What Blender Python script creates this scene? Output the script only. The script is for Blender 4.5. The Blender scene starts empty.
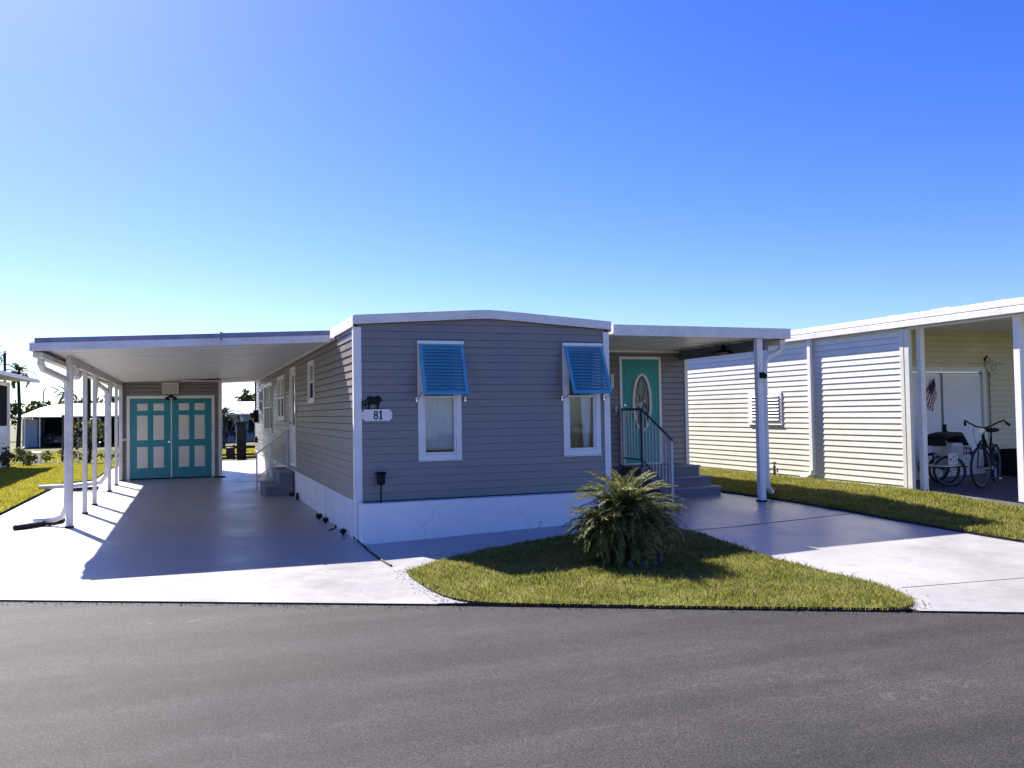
import bpy, bmesh, math, random
import numpy as np
from mathutils import Vector, Matrix
from mathutils.geometry import delaunay_2d_cdt
random.seed(7); rng = np.random.default_rng(11)
S = bpy.context.scene
COL = S.collection
R = math.radians
V = Vector

# ------------------------------------------------------------------ terrain
def sstep(t):
    t = min(max(t, 0), 1); return t*t*(3-2*t)
def H(x, y):
    z = .031*min(max(x, 0), 12)*sstep((y+4.5)/4.5)
    z -= .8*min(max((y-20)/40, 0), 1)
    return z
def Hn(x, y):
    t = np.clip((y+4.5)/4.5, 0, 1); z = .031*np.clip(x, 0, 12)*t*t*(3-2*t)
    return z-.8*np.clip((y-20)/40, 0, 1)

# ------------------------------------------------------------------ materials
MATS = {}
def new_mat(name):
    m = bpy.data.materials.new(name); m.use_nodes = True
    nt = m.node_tree; b = nt.nodes['Principled BSDF']
    MATS[name] = m
    return m, nt, b
def N(nt, t, **kw):
    n = nt.nodes.new(t)
    for k, v in kw.items():
        if k.startswith('i_'): n.inputs[k[2:].replace('_', ' ')].default_value = v
        else: setattr(n, k, v)
    return n
def ramp(nt, stops):
    r = nt.nodes.new('ShaderNodeValToRGB'); e = r.color_ramp.elements
    while len(e) < len(stops): e.new(.5)
    for s, (p, c) in zip(e, stops):
        s.position = p; s.color = (c[0], c[1], c[2], 1) if not isinstance(c, (int, float)) else (c, c, c, 1)
    return r
def coords(nt, scale=(1, 1, 1)):
    t = N(nt, 'ShaderNodeTexCoord'); mp = N(nt, 'ShaderNodeMapping')
    mp.inputs['Scale'].default_value = scale
    nt.links.new(t.outputs['Object'], mp.inputs['Vector']); return mp.outputs[0]
def simple(name, col, rough=.55, var=.12, scale=3.0, bump=.0, bscale=60, metal=0, spec=.5, fine=.0, stretch=(1, 1, 1), dirt=0):
    m, nt, b = new_mat(name)
    vec = coords(nt, stretch)
    n = N(nt, 'ShaderNodeTexNoise', i_Scale=scale, i_Detail=8.0, i_Roughness=.6); nt.links.new(vec, n.inputs['Vector'])
    c0 = [max(0, c*(1-var*1.6)) for c in col]; c1 = [min(1, c*(1+var)) for c in col]
    r = ramp(nt, [(.3, c0), (.7, c1)]); nt.links.new(n.outputs['Fac'], r.inputs[0])
    out = r.outputs[0]
    if fine or dirt:
        n2 = N(nt, 'ShaderNodeTexNoise', i_Scale=bscale, i_Detail=4.0); nt.links.new(vec, n2.inputs['Vector'])
        mx = N(nt, 'ShaderNodeMix', data_type='RGBA', blend_type='MULTIPLY'); mx.inputs[0].default_value = 1
        a = fine or .1
        r2 = ramp(nt, [(.35, 1-a), (.65, 1)]); nt.links.new(n2.outputs['Fac'], r2.inputs[0])
        nt.links.new(out, mx.inputs[6]); nt.links.new(r2.outputs[0], mx.inputs[7]); out = mx.outputs[2]
    if dirt:
        n3 = N(nt, 'ShaderNodeTexNoise', i_Scale=1.6, i_Detail=10.0, i_Roughness=.75); nt.links.new(vec, n3.inputs['Vector'])
        r3 = ramp(nt, [(.5, (1, 1, 1)), (.75, (1-dirt, 1-dirt*1.05, 1-dirt*1.15))]); nt.links.new(n3.outputs['Fac'], r3.inputs[0])
        mx = N(nt, 'ShaderNodeMix', data_type='RGBA', blend_type='MULTIPLY'); mx.inputs[0].default_value = 1
        nt.links.new(out, mx.inputs[6]); nt.links.new(r3.outputs[0], mx.inputs[7]); out = mx.outputs[2]
    nt.links.new(out, b.inputs['Base Color'])
    rr = ramp(nt, [(.3, max(0, rough-.08)), (.7, min(1, rough+.08))]); nt.links.new(n.outputs['Fac'], rr.inputs[0])
    nt.links.new(rr.outputs[0], b.inputs['Roughness'])
    b.inputs['Metallic'].default_value = metal; b.inputs['Specular IOR Level'].default_value = spec
    if bump:
        n4 = N(nt, 'ShaderNodeTexNoise', i_Scale=bscale, i_Detail=5.0); nt.links.new(vec, n4.inputs['Vector'])
        bp = N(nt, 'ShaderNodeBump', i_Strength=bump, i_Distance=.01); nt.links.new(n4.outputs['Fac'], bp.inputs['Height'])
        nt.links.new(bp.outputs[0], b.inputs['Normal'])
    return m

M = {}
M['siding'] = simple('grey_vinyl', (.232, .202, .184), .42, .10, 1.2, .15, 14, spec=.9, fine=.08, stretch=(1, 1, 2.5), dirt=.1)
M['cream'] = simple('cream_vinyl', (.78, .74, .64), .42, .05, 1.5, .12, 14, spec=.7, fine=.06, stretch=(1, 1, 2), dirt=.12)
M['yellow'] = simple('yellow_vinyl', (.70, .58, .36), .5, .06, 1.5, .2, 14, fine=.06)
M['white'] = simple('white_aluminium', (.90, .85, .82), .42, .05, 2.5, .12, 30, fine=.05, dirt=.12)
M['white_old'] = simple('weathered_white_aluminium', (.88, .83, .80), .5, .08, 3, .2, 25, fine=.10, dirt=.3)
M['ceiling'] = simple('white_ceiling_panel', (.82, .80, .76), .38, .05, 1.5, .1, 20, fine=.04, dirt=.1)
M['skirt'] = simple('white_stucco', (.92, .87, .84), .6, .05, 2, .35, 60, fine=.06, dirt=.08)
M['blue_edge'] = simple('blue_grey_roof_edge', (.30, .29, .40), .5, .2, 6, .2, 30, dirt=.4)
M['shutter'] = simple('blue_shutter_paint', (.10, .36, .52), .4, .07, 3, .1, 40, fine=.06)
M['teal'] = simple('teal_door_paint', (.008, .25, .30), .38, .08, 3, .1, 40, fine=.06)
M['teal_green'] = simple('green_teal_door_paint', (.010, .31, .28), .38, .06, 3, .1, 40, fine=.05)
M['panel'] = simple('pale_grey_panel_paint', (.76, .72, .63), .45, .06, 5, .1, 40)
M['black'] = simple('black_metal', (.010, .010, .012), .6, .2, 10, .1, 60, spec=.2)
M['rubber'] = simple('black_rubber', (.016, .016, .017), .75, .3, 12, .3, 90)
M['dark'] = simple('dark_screen', (.015, .017, .022), .9, .3, 4, spec=.05)
M['step'] = simple('grey_step_paint', (.17, .18, .215), .55, .12, 4, .2, 60, fine=.1, dirt=.15)
M['steptop'] = simple('grey_step_tread', (.24, .25, .30), .6, .12, 4, .3, 80, fine=.12)
M['rail_white'] = simple('white_rail_paint', (.6, .62, .66), .4, .06, 6)
M['rail_dark'] = simple('dark_rail_paint', (.04, .13, .16), .4, .1, 6)
M['chrome'] = simple('chrome', (.6, .6, .62), .22, .05, 8, metal=1)
M['curtain'] = simple('white_curtain', (.78, .84, .95), .8, .05, 8, .3, 30, stretch=(6, 6, 1))
M['room'] = simple('dark_room', (.10, .10, .11), .8, .1, 2)
M['bark'] = simple('palm_bark', (.11, .09, .065), .9, .3, 14, .8, 30)
M['rock'] = simple('edging_stone', (.11, .10, .095), .85, .25, 9, .6, 30)
M['soil'] = simple('dark_soil', (.045, .036, .028), .95, .4, 9, .9, 40)
M['wood'] = simple('brown_wood', (.12, .075, .045), .8, .25, 8, .4, 30)
M['metalroof'] = simple('white_metal_roof', (.82, .82, .82), .4, .03, 2)
M['bluegrey'] = simple('blue_grey_wall', (.30, .33, .40), .6, .08, 1, .2, 10)
M['red'] = simple('red_fabric', (.35, .03, .03), .8, .1, 5)
M['carpaint'] = simple('dark_car_paint', (.05, .055, .07), .25, .05, 2, spec=.6)
M['milkyplastic'] = simple('white_plastic', (.7, .69, .65), .4, .04, 6)
M['trunk_dark'] = simple('dark_trunk', (.03, .026, .022), .95, .3, 9, .6, 20)
M['navy'] = simple('flag_navy', (.02, .025, .09), .8, .1, 8)
M['flagred'] = simple('flag_red', (.40, .03, .04), .8, .1, 8)
M['flagwhite'] = simple('flag_white', (.7, .68, .68), .8, .05, 8)

def foliage(name, ca, cb, trans=.35, rough=.45, low=None):
    m, nt, b = new_mat(name)
    g = N(nt, 'ShaderNodeNewGeometry'); vec = coords(nt)
    n = N(nt, 'ShaderNodeTexNoise', i_Scale=2.2, i_Detail=5.0); nt.links.new(vec, n.inputs['Vector'])
    ad = N(nt, 'ShaderNodeMath', operation='MULTIPLY_ADD'); ad.inputs[1].default_value = .55
    nt.links.new(g.outputs['Random Per Island'], ad.inputs[0])
    ml = N(nt, 'ShaderNodeMath', operation='MULTIPLY'); ml.inputs[1].default_value = .6
    nt.links.new(n.outputs['Fac'], ml.inputs[0]); nt.links.new(ml.outputs[0], ad.inputs[2])
    st = [(.2, ca), (.75, cb)]
    if low: st = [(.2, ca), (.72, cb), (.8, low)]
    r = ramp(nt, st); nt.links.new(ad.outputs[0], r.inputs[0])
    nt.links.new(r.outputs[0], b.inputs['Base Color']); b.inputs['Roughness'].default_value = rough
    b.inputs['Specular IOR Level'].default_value = .15
    t = N(nt, 'ShaderNodeBsdfTranslucent'); nt.links.new(r.outputs[0], t.inputs[0])
    mx = N(nt, 'ShaderNodeMixShader'); mx.inputs[0].default_value = trans
    nt.links.new(b.outputs[0], mx.inputs[1]); nt.links.new(t.outputs[0], mx.inputs[2])
    nt.links.new(mx.outputs[0], nt.nodes['Material Output'].inputs[0]); return m
M['blade'] = foliage('grass_blade', (.10, .12, .022), (.30, .29, .055), .5, .5, low=(.40, .33, .14))
M['lawn'] = foliage('lawn_base', (.05, .06, .012), (.16, .16, .03), .0, .9)
M['blade_far'] = foliage('yellow_grass_blade', (.22, .22, .02), (.42, .38, .04), .5, .5, low=(.45, .38, .12))
M['frond'] = foliage('palm_leaf', (.038, .052, .012), (.15, .165, .05), .3, .65, low=(.32, .28, .10))
M['leaf'] = foliage('tree_leaf', (.012, .022, .010), (.055, .075, .025), .25, .5)
M['shrubleaf'] = foliage('shrub_leaf', (.03, .05, .015), (.12, .14, .045), .3, .5, low=(.25, .16, .12))

def glass(name, fac=.2, tint=(1, 1, 1)):
    m, nt, b = new_mat(name); nt.nodes.remove(b)
    tr = N(nt, 'ShaderNodeBsdfTransparent'); tr.inputs[0].default_value = (*tint, 1)
    gl = N(nt, 'ShaderNodeBsdfGlossy'); gl.inputs['Roughness'].default_value = .03
    fr = N(nt, 'ShaderNodeFresnel', i_IOR=1.5); ad = N(nt, 'ShaderNodeMath', operation='ADD', use_clamp=True); ad.inputs[1].default_value = fac
    nt.links.new(fr.outputs[0], ad.inputs[0])
    n = N(nt, 'ShaderNodeTexNoise', i_Scale=1.5); nt.links.new(coords(nt), n.inputs['Vector'])
    bp = N(nt, 'ShaderNodeBump', i_Strength=.08, i_Distance=.05); nt.links.new(n.outputs['Fac'], bp.inputs['Height'])
    nt.links.new(bp.outputs[0], gl.inputs['Normal'])
    mx = N(nt, 'ShaderNodeMixShader'); nt.links.new(ad.outputs[0], mx.inputs[0])
    nt.links.new(tr.outputs[0], mx.inputs[1]); nt.links.new(gl.outputs[0], mx.inputs[2])
    nt.links.new(mx.outputs[0], nt.nodes['Material Output'].inputs[0]); return m
M['glass'] = glass('window_glass', .01, (.88, .9, .92))
M['glass_dark'] = glass('tinted_window_glass', .02, (.25, .27, .3))

def asphalt():
    m, nt, b = new_mat('asphalt'); vec = coords(nt)
    big = N(nt, 'ShaderNodeTexNoise', i_Scale=.35, i_Detail=5.0, i_Roughness=.55)
    mid = N(nt, 'ShaderNodeTexNoise', i_Scale=4.0, i_Detail=8.0, i_Roughness=.7)
    fin = N(nt, 'ShaderNodeTexVoronoi', i_Scale=60.0); fn = N(nt, 'ShaderNodeTexNoise', i_Scale=85.0, i_Detail=6.0, i_Roughness=.75)
    # lanes worn paler along the road
    mp = N(nt, 'ShaderNodeMapping'); mp.inputs['Rotation'].default_value = (0, 0, R(27.5)); mp.inputs['Scale'].default_value = (.12, 1.5, 1)
    nt.links.new(vec, mp.inputs['Vector'])
    st = N(nt, 'ShaderNodeTexNoise', i_Scale=1.3, i_Detail=6.0, i_Roughness=.6); nt.links.new(mp.outputs[0], st.inputs['Vector'])
    for n in (big, mid, fin, fn): nt.links.new(vec, n.inputs['Vector'])
    r1 = ramp(nt, [(.3, (.066, .060, .063)), (.7, (.108, .095, .092))]); nt.links.new(big.outputs['Fac'], r1.inputs[0])
    def mul(a, fac_out, lo, hi, p0=.3, p1=.7):
        mx = N(nt, 'ShaderNodeMix', data_type='RGBA', blend_type='MULTIPLY'); mx.inputs[0].default_value = 1
        rr = ramp(nt, [(p0, lo), (p1, hi)]); nt.links.new(fac_out, rr.inputs[0])
        nt.links.new(a, mx.inputs[6]); nt.links.new(rr.outputs[0], mx.inputs[7]); return mx.outputs[2]
    o = mul(r1.outputs[0], mid.outputs['Fac'], .75, 1.0)
    o = mul(o, st.outputs['Fac'], .66, 1.0, .38, .62)
    o = mul(o, fn.outputs['Fac'], .25, 1.0, .40, .60)
    # pale stones in the binder
    rs = ramp(nt, [(.0, 1), (.26, 0)]); nt.links.new(fin.outputs['Distance'], rs.inputs[0])
    cs = N(nt, 'ShaderNodeMath', operation='MULTIPLY'); nt.links.new(rs.outputs[0], cs.inputs[0]); nt.links.new(mid.outputs['Fac'], cs.inputs[1])
    mx = N(nt, 'ShaderNodeMix', data_type='RGBA'); nt.links.new(cs.outputs[0], mx.inputs[0]); nt.links.new(o, mx.inputs[6]); mx.inputs[7].default_value = (.23, .21, .205, 1)
    # hairline pale scuffs and rubbed streaks
    wv = N(nt, 'ShaderNodeTexNoise', i_Scale=3.0, i_Detail=2.0); nt.links.new(vec, wv.inputs['Vector'])
    dv = N(nt, 'ShaderNodeMix', data_type='VECTOR'); dv.inputs[0].default_value = .35; nt.links.new(mp.outputs[0], dv.inputs[4]); nt.links.new(wv.outputs['Color'], dv.inputs[5])
    vo = N(nt, 'ShaderNodeTexVoronoi', feature='DISTANCE_TO_EDGE', i_Scale=2.2); nt.links.new(dv.outputs[1], vo.inputs['Vector'])
    vr = ramp(nt, [(.0, .30), (.015, 0)]); nt.links.new(vo.outputs['Distance'], vr.inputs[0])
    mk = ramp(nt, [(.52, 0), (.64, 1)]); nt.links.new(st.outputs['Fac'], mk.inputs[0])
    mk2 = N(nt, 'ShaderNodeMath', operation='MULTIPLY'); nt.links.new(vr.outputs[0], mk2.inputs[0]); nt.links.new(mk.outputs[0], mk2.inputs[1])
    mk3 = N(nt, 'ShaderNodeMath', operation='MULTIPLY'); nt.links.new(mk2.outputs[0], mk3.inputs[0]); nt.links.new(fn.outputs['Fac'], mk3.inputs[1])
    m5 = N(nt, 'ShaderNodeMix', data_type='RGBA'); nt.links.new(mk3.outputs[0], m5.inputs[0]); nt.links.new(mx.outputs[2], m5.inputs[6]); m5.inputs[7].default_value = (.28, .26, .25, 1)
    nt.links.new(m5.outputs[2], b.inputs['Base Color'])
    b.inputs['Roughness'].default_value = .75; b.inputs['Specular IOR Level'].default_value = .17
    bp = N(nt, 'ShaderNodeBump', i_Strength=.6, i_Distance=.004); nt.links.new(fn.outputs['Fac'], bp.inputs['Height']); nt.links.new(bp.outputs[0], b.inputs['Normal'])
    return m
M['asphalt'] = asphalt()
def concrete():
    m, nt, b = new_mat('painted_concrete'); vec = coords(nt)
    n = N(nt, 'ShaderNodeTexNoise', i_Scale=.8, i_Detail=10.0, i_Roughness=.7); f = N(nt, 'ShaderNodeTexNoise', i_Scale=45.0, i_Detail=4.0)
    s = N(nt, 'ShaderNodeTexNoise', i_Scale=6.0, i_Detail=6.0)
    for k in (n, f, s): nt.links.new(vec, k.inputs['Vector'])
    r = ramp(nt, [(.3, (.31, .295, .295)), (.62, (.40, .385, .38))]); nt.links.new(n.outputs['Fac'], r.inputs[0])
    mx = N(nt, 'ShaderNodeMix', data_type='RGBA', blend_type='MULTIPLY'); mx.inputs[0].default_value = 1
    r2 = ramp(nt, [(.3, .88), (.45, 1)]); nt.links.new(f.outputs['Fac'], r2.inputs[0]); nt.links.new(r.outputs[0], mx.inputs[6]); nt.links.new(r2.outputs[0], mx.inputs[7])
    sp = ramp(nt, [(.70, 1), (.76, .55)]); nt.links.new(s.outputs['Fac'], sp.inputs[0])
    m3 = N(nt, 'ShaderNodeMix', data_type='RGBA', blend_type='MULTIPLY'); m3.inputs[0].default_value = 1
    nt.links.new(mx.outputs[2], m3.inputs[6]); nt.links.new(sp.outputs[0], m3.inputs[7])
    q = N(nt, 'ShaderNodeTexNoise', i_Scale=1.7, i_Detail=9.0, i_Roughness=.7); nt.links.new(vec, q.inputs['Vector'])
    qr = ramp(nt, [(.56, (1, 1, 1)), (.70, (.80, .74, .68))]); nt.links.new(q.outputs['Fac'], qr.inputs[0])
    m4 = N(nt, 'ShaderNodeMix', data_type='RGBA', blend_type='MULTIPLY'); m4.inputs[0].default_value = 1
    nt.links.new(m3.outputs[2], m4.inputs[6]); nt.links.new(qr.outputs[0], m4.inputs[7])
    nt.links.new(m4.outputs[2], b.inputs['Base Color'])
    rr = ramp(nt, [(.3, .26), (.7, .46)]); nt.links.new(n.outputs['Fac'], rr.inputs[0]); nt.links.new(rr.outputs[0], b.inputs['Roughness'])
    bp = N(nt, 'ShaderNodeBump', i_Strength=.22, i_Distance=.01); nt.links.new(f.outputs['Fac'], bp.inputs['Height'])
    bq = N(nt, 'ShaderNodeBump', i_Strength=.25, i_Distance=.03); nt.links.new(s.outputs['Fac'], bq.inputs['Height']); nt.links.new(bp.outputs[0], bq.inputs['Normal'])
    nt.links.new(bq.outputs[0], b.inputs['Normal']); return m
M['concrete'] = concrete()
def cracked():
    # white planter wall with thin grey marks
    m, nt, b = new_mat('white_stucco_with_cracks'); vec = coords(nt)
    d = N(nt, 'ShaderNodeTexNoise', i_Scale=1.8, i_Detail=3.0); nt.links.new(vec, d.inputs['Vector'])
    ad = N(nt, 'ShaderNodeMix', data_type='VECTOR'); ad.inputs[0].default_value = .25
    nt.links.new(vec, ad.inputs[4]); nt.links.new(d.outputs['Color'], ad.inputs[5])
    v = N(nt, 'ShaderNodeTexVoronoi', feature='DISTANCE_TO_EDGE', i_Scale=3.4); nt.links.new(ad.outputs[1], v.inputs['Vector'])
    k = N(nt, 'ShaderNodeTexNoise', i_Scale=2.6, i_Detail=2.0); nt.links.new(vec, k.inputs['Vector'])
    r = ramp(nt, [(.0, 1), (.012, 0)]); nt.links.new(v.outputs['Distance'], r.inputs[0])
    kr = ramp(nt, [(.5, 0), (.6, .45)]); nt.links.new(k.outputs['Fac'], kr.inputs[0])
    ml = N(nt, 'ShaderNodeMath', operation='MULTIPLY'); nt.links.new(r.outputs[0], ml.inputs[0]); nt.links.new(kr.outputs[0], ml.inputs[1])
    n = N(nt, 'ShaderNodeTexNoise', i_Scale=2.0, i_Detail=8.0); nt.links.new(vec, n.inputs['Vector'])
    rc = ramp(nt, [(.3, (.88, .83, .81)), (.7, (.94, .90, .87))]); nt.links.new(n.outputs['Fac'], rc.inputs[0])
    mx = N(nt, 'ShaderNodeMix', data_type='RGBA'); nt.links.new(ml.outputs[0], mx.inputs[0]); nt.links.new(rc.outputs[0], mx.inputs[6]); mx.inputs[7].default_value = (.2, .2, .24, 1)
    nt.links.new(mx.outputs[2], b.inputs['Base Color']); b.inputs['Roughness'].default_value = .6
    return m
M['planter'] = cracked()
M['ground'] = simple('rough_grass_ground', (.14, .145, .05), .95, .3, 2, .6, 30, fine=.4)

# ------------------------------------------------------------------ builders
ORG = {}
def tag(o, label=None, cat=None, group=None, kind=None):
    if label: o['label'] = label
    if cat: o['category'] = cat
    if group: o['group'] = group
    if kind: o['kind'] = kind
    return o
def thing(name, label, cat, loc, group=None):
    o = bpy.data.objects.new(name, None); COL.objects.link(o); o.empty_display_size = .1
    o.location = loc; ORG[o.name] = V(loc); return tag(o, label, cat, group)
def finish(name, me, mat, parent=None, smooth=False, label=None):
    o = bpy.data.objects.new(name, me); COL.objects.link(o)
    if mat is not None and not me.materials: me.materials.append(mat)
    if smooth:
        for p in me.polygons: p.use_smooth = True
    if parent is not None:
        o.parent = parent; ORG[o.name] = ORG[parent.name]
    else: ORG[o.name] = V((0, 0, 0))
    if label: o['label'] = label
    return o

class MB:
    def __init__(s): s.v = []; s.f = []
    def quad(s, *ps):
        i = len(s.v); s.v += [V(p) for p in ps]; s.f.append(tuple(range(i, i+len(ps)))); return s
    def hexa(s, p):  # 8 points: bottom 4 loop, top 4 loop
        i = len(s.v); s.v += [V(q) for q in p]
        for f in ((0, 3, 2, 1), (4, 5, 6, 7), (0, 1, 5, 4), (1, 2, 6, 5), (2, 3, 7, 6), (3, 0, 4, 7)):
            s.f.append(tuple(i+k for k in f))
        return s
    def box(s, x0, x1, y0, y1, z0, z1):
        return s.hexa([(x0, y0, z0), (x1, y0, z0), (x1, y1, z0), (x0, y1, z0), (x0, y0, z1), (x1, y0, z1), (x1, y1, z1), (x0, y1, z1)])
    def fbox(s, F, a0, a1, b0, b1, c0, c1):  # a along wall, b up, c outward
        P = F.P
        return s.hexa([P(a0, b0, c1), P(a1, b0, c1), P(a1, b0, c0), P(a0, b0, c0), P(a0, b1, c1), P(a1, b1, c1), P(a1, b1, c0), P(a0, b1, c0)])
    def ring(s, F, a0, a1, b0, b1, w, c0, c1, wt=None, wb=None):
        wt = wt or w; wb = wb or w
        s.fbox(F, a0, a1, b1-wt, b1, c0, c1); s.fbox(F, a0, a1, b0, b0+wb, c0, c1)
        s.fbox(F, a0, a0+w, b0+wb, b1-wt, c0, c1); s.fbox(F, a1-w, a1, b0+wb, b1-wt, c0, c1); return s
    def tube(s, pts, r, n=8, closed=False, cap=True):
        pts = [V(p) for p in pts]; m = len(pts); rs = r if isinstance(r, (list, tuple)) else [r]*m
        base = len(s.v); up = None
        for k in range(m):
            if closed: t = (pts[(k+1) % m]-pts[k-1]).normalized()
            else: t = (pts[min(k+1, m-1)]-pts[max(k-1, 0)]).normalized()
            if up is None:
                up = V((0, 0, 1)) if abs(t.z) < .9 else V((1, 0, 0))
            a = t.cross(up).normalized(); b = a.cross(t).normalized(); up = b
            for j in range(n):
                th = 2*math.pi*(j+.5)/n
                s.v.append(pts[k]+a*math.cos(th)*rs[k]+b*math.sin(th)*rs[k])
        for k in range(m if closed else m-1):
            for j in range(n):
                k2 = (k+1) % m
                s.f.append((base+k*n+j, base+k*n+(j+1) % n, base+k2*n+(j+1) % n, base+k2*n+j))
        if cap and not closed:
            s.f.append(tuple(base+j for j in range(n))[::-1]); s.f.append(tuple(base+(m-1)*n+j for j in range(n)))
        return s
    def lathe(s, c, prof, n=16):
        base = len(s.v); c = V(c)
        for r, z in prof:
            for j in range(n): s.v.append(c+V((r*math.cos(2*math.pi*j/n), r*math.sin(2*math.pi*j/n), z)))
        for k in range(len(prof)-1):
            for j in range(n): s.f.append((base+k*n+j, base+k*n+(j+1) % n, base+(k+1)*n+(j+1) % n, base+(k+1)*n+j))
        s.f.append(tuple(base+j for j in range(n))[::-1]); s.f.append(tuple(base+(len(prof)-1)*n+j for j in range(n)))
        return s
    def prism(s, F, poly, c0, c1):  # polygon in (a,b) of frame, extruded along c
        i = len(s.v); n = len(poly)
        s.v += [F.P(a, b, c1) for a, b in poly]+[F.P(a, b, c0) for a, b in poly]
        s.f.append(tuple(range(i, i+n))); s.f.append(tuple(range(i+2*n-1, i+n-1, -1)))
        for k in range(n): s.f.append((i+k, i+n+k, i+n+(k+1) % n, i+(k+1) % n))
        return s
    def build(s, name, mat, parent=None, smooth=False, bevel=0, label=None, recalc=True):
        off = ORG[parent.name] if parent is not None else V((0, 0, 0))
        me = bpy.data.meshes.new(name); me.from_pydata([v-off for v in s.v], [], s.f)
        if recalc:
            bm = bmesh.new(); bm.from_mesh(me); bmesh.ops.recalc_face_normals(bm, faces=bm.faces)
            bm.to_mesh(me); bm.free()
        me.update()
        o = finish(name, me, mat, parent, smooth, label)
        if bevel:
            b = o.modifiers.new('bevel', 'BEVEL'); b.width = bevel; b.segments = 2; b.limit_method = 'ANGLE'
        return o
class Frame:
    def __init__(s, o, u, n): s.o = V(o); s.u = V(u); s.n = V(n); s.z = V((0, 0, 1))
    def P(s, a, b, c): return s.o+s.u*a+s.z*b+s.n*c

def siding(F, a0, a1, b0, b1, openings=(), thick=.10, lap=.1016, lip=.013, groove=.006, cuts=()):
    """horizontal lap siding with real laps; openings = (a0,a1,b0,b1); cuts = (point, normal) planes removing what is above"""
    mb = MB(); z = b0; P = F.P
    zs = []
    while z < b1-1e-6: zs.append((z, min(z+lap, b1), z, z+lap)); z += lap
    for lo, hi, c0, c1 in zs:
        br = sorted({lo, hi, *[o[k] for o in openings for k in (2, 3) if lo < o[k] < hi]})
        for l, h in zip(br[:-1], br[1:]):
            segs = [(a0, a1)]
            for o in openings:
                if o[2] < h-1e-6 and o[3] > l+1e-6:
                    ns = []
                    for x, y in segs:
                        if o[1] <= x or o[0] >= y: ns.append((x, y)); continue
                        if o[0] > x: ns.append((x, o[0]))
                        if o[1] < y: ns.append((o[1], y))
                    segs = ns
            dl = lip*(1-(l-c0)/lap)+.001; dh = lip*(1-(h-c0)/lap)+.001
            for x, y in segs:
                top = h-groove*.8 if abs(h-c1) < 1e-6 and h-l > .02 else h
                mb.quad(P(x, l, dl), P(y, l, dl), P(y, top, dh), P(x, top, dh))
                if top < h: mb.quad(P(x, top, dh), P(y, top, dh), P(y, h, -groove), P(x, h, -groove))
                if abs(l-c0) < 1e-6: mb.quad(P(x, l, -groove), P(y, l, -groove), P(y, l, dl), P(x, l, dl))
                mb.quad(P(x, l, -thick), P(x, h, -thick), P(y, h, -thick), P(y, l, -thick))
    return mb
def clip(o, co, no):
    off = ORG[o.name]; bm = bmesh.new(); bm.from_mesh(o.data)
    bmesh.ops.bisect_plane(bm, geom=bm.verts[:]+bm.edges[:]+bm.faces[:], plane_co=V(co)-off, plane_no=V(no), clear_outer=True)
    bm.to_mesh(o.data); bm.free(); o.data.update()

# ------------------------------------------------------------------ ground sheets
def inside(poly, x, y):
    c = np.zeros(x.shape, bool); n = len(poly)
    for i in range(n):
        x0, y0 = poly[i]; x1, y1 = poly[(i+1) % n]
        k = ((y0 > y) != (y1 > y)) & (x < (x1-x0)*(y-y0)/((y1-y0) or 1e-9)+x0); c ^= k
    return c
def smooth_poly(p, it=2):
    for _ in range(it):
        q = []
        for i in range(len(p)):
            a, b = V(p[i]), V(p[(i+1) % len(p)]); q += [tuple(a*.75+b*.25), tuple(a*.25+b*.75)]
        p = q
    return p
def sheet(name, poly, dz, mat, kind='structure', cell=.5, skirt=.12, label=None, cat=None, group=None, parent=None, side=None):
    xs = [p[0] for p in poly]; ys = [p[1] for p in poly]
    out = []
    for i in range(len(poly)):
        a, b = V(poly[i]), V(poly[(i+1) % len(poly)]); k = max(1, int((b-a).length/cell))
        out += [a+(b-a)*(j/k) for j in range(k)]
    X, Y = np.meshgrid(np.arange(min(xs)+cell/2, max(xs), cell), np.arange(min(ys)+cell/2, max(ys), cell))
    X = X.ravel(); Y = Y.ravel(); m = inside(poly, X, Y); pts = out+[V((x, y)) for x, y in zip(X[m], Y[m])]
    n = len(out)
    r = delaunay_2d_cdt(pts, [(i, (i+1) % n) for i in range(n)], [list(range(n))], 1, 1e-5)
    vv = [(p.x, p.y, H(p.x, p.y)+dz) for p in r[0]]; ff = [tuple(f) for f in r[2]]
    nv = len(vv)
    # a real edge: turned down all round
    ed = {}
    for f in ff:
        for i in range(len(f)): e = (f[i], f[(i+1) % len(f)]); ed[e] = 1
    for (a, b) in list(ed):
        if (b, a) not in ed:
            i = len(vv); vv += [(vv[b][0], vv[b][1], vv[b][2]-skirt), (vv[a][0], vv[a][1], vv[a][2]-skirt)]
            ff.append((b, a, i+1, i))
    me = bpy.data.meshes.new(name); me.from_pydata(vv, [], ff); me.update()
    bm = bmesh.new(); bm.from_mesh(me); bmesh.ops.recalc_face_normals(bm, faces=bm.faces)
    bm.faces.ensure_lookup_table()
    if max(bm.faces, key=lambda f: abs(f.normal.z)).normal.z < 0: bmesh.ops.reverse_faces(bm, faces=bm.faces)
    bm.to_mesh(me); bm.free()
    o = finish(name, me, mat, parent)
    if side is not None:
        me.materials.append(side)
        for p in me.polygons:
            if abs(p.normal.z) < .3: p.material_index = 1
    return tag(o, label, cat, group, kind)

def yroad(x):
    return -3.98-.53*x if x > 0 else -3.98-.505*x
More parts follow.
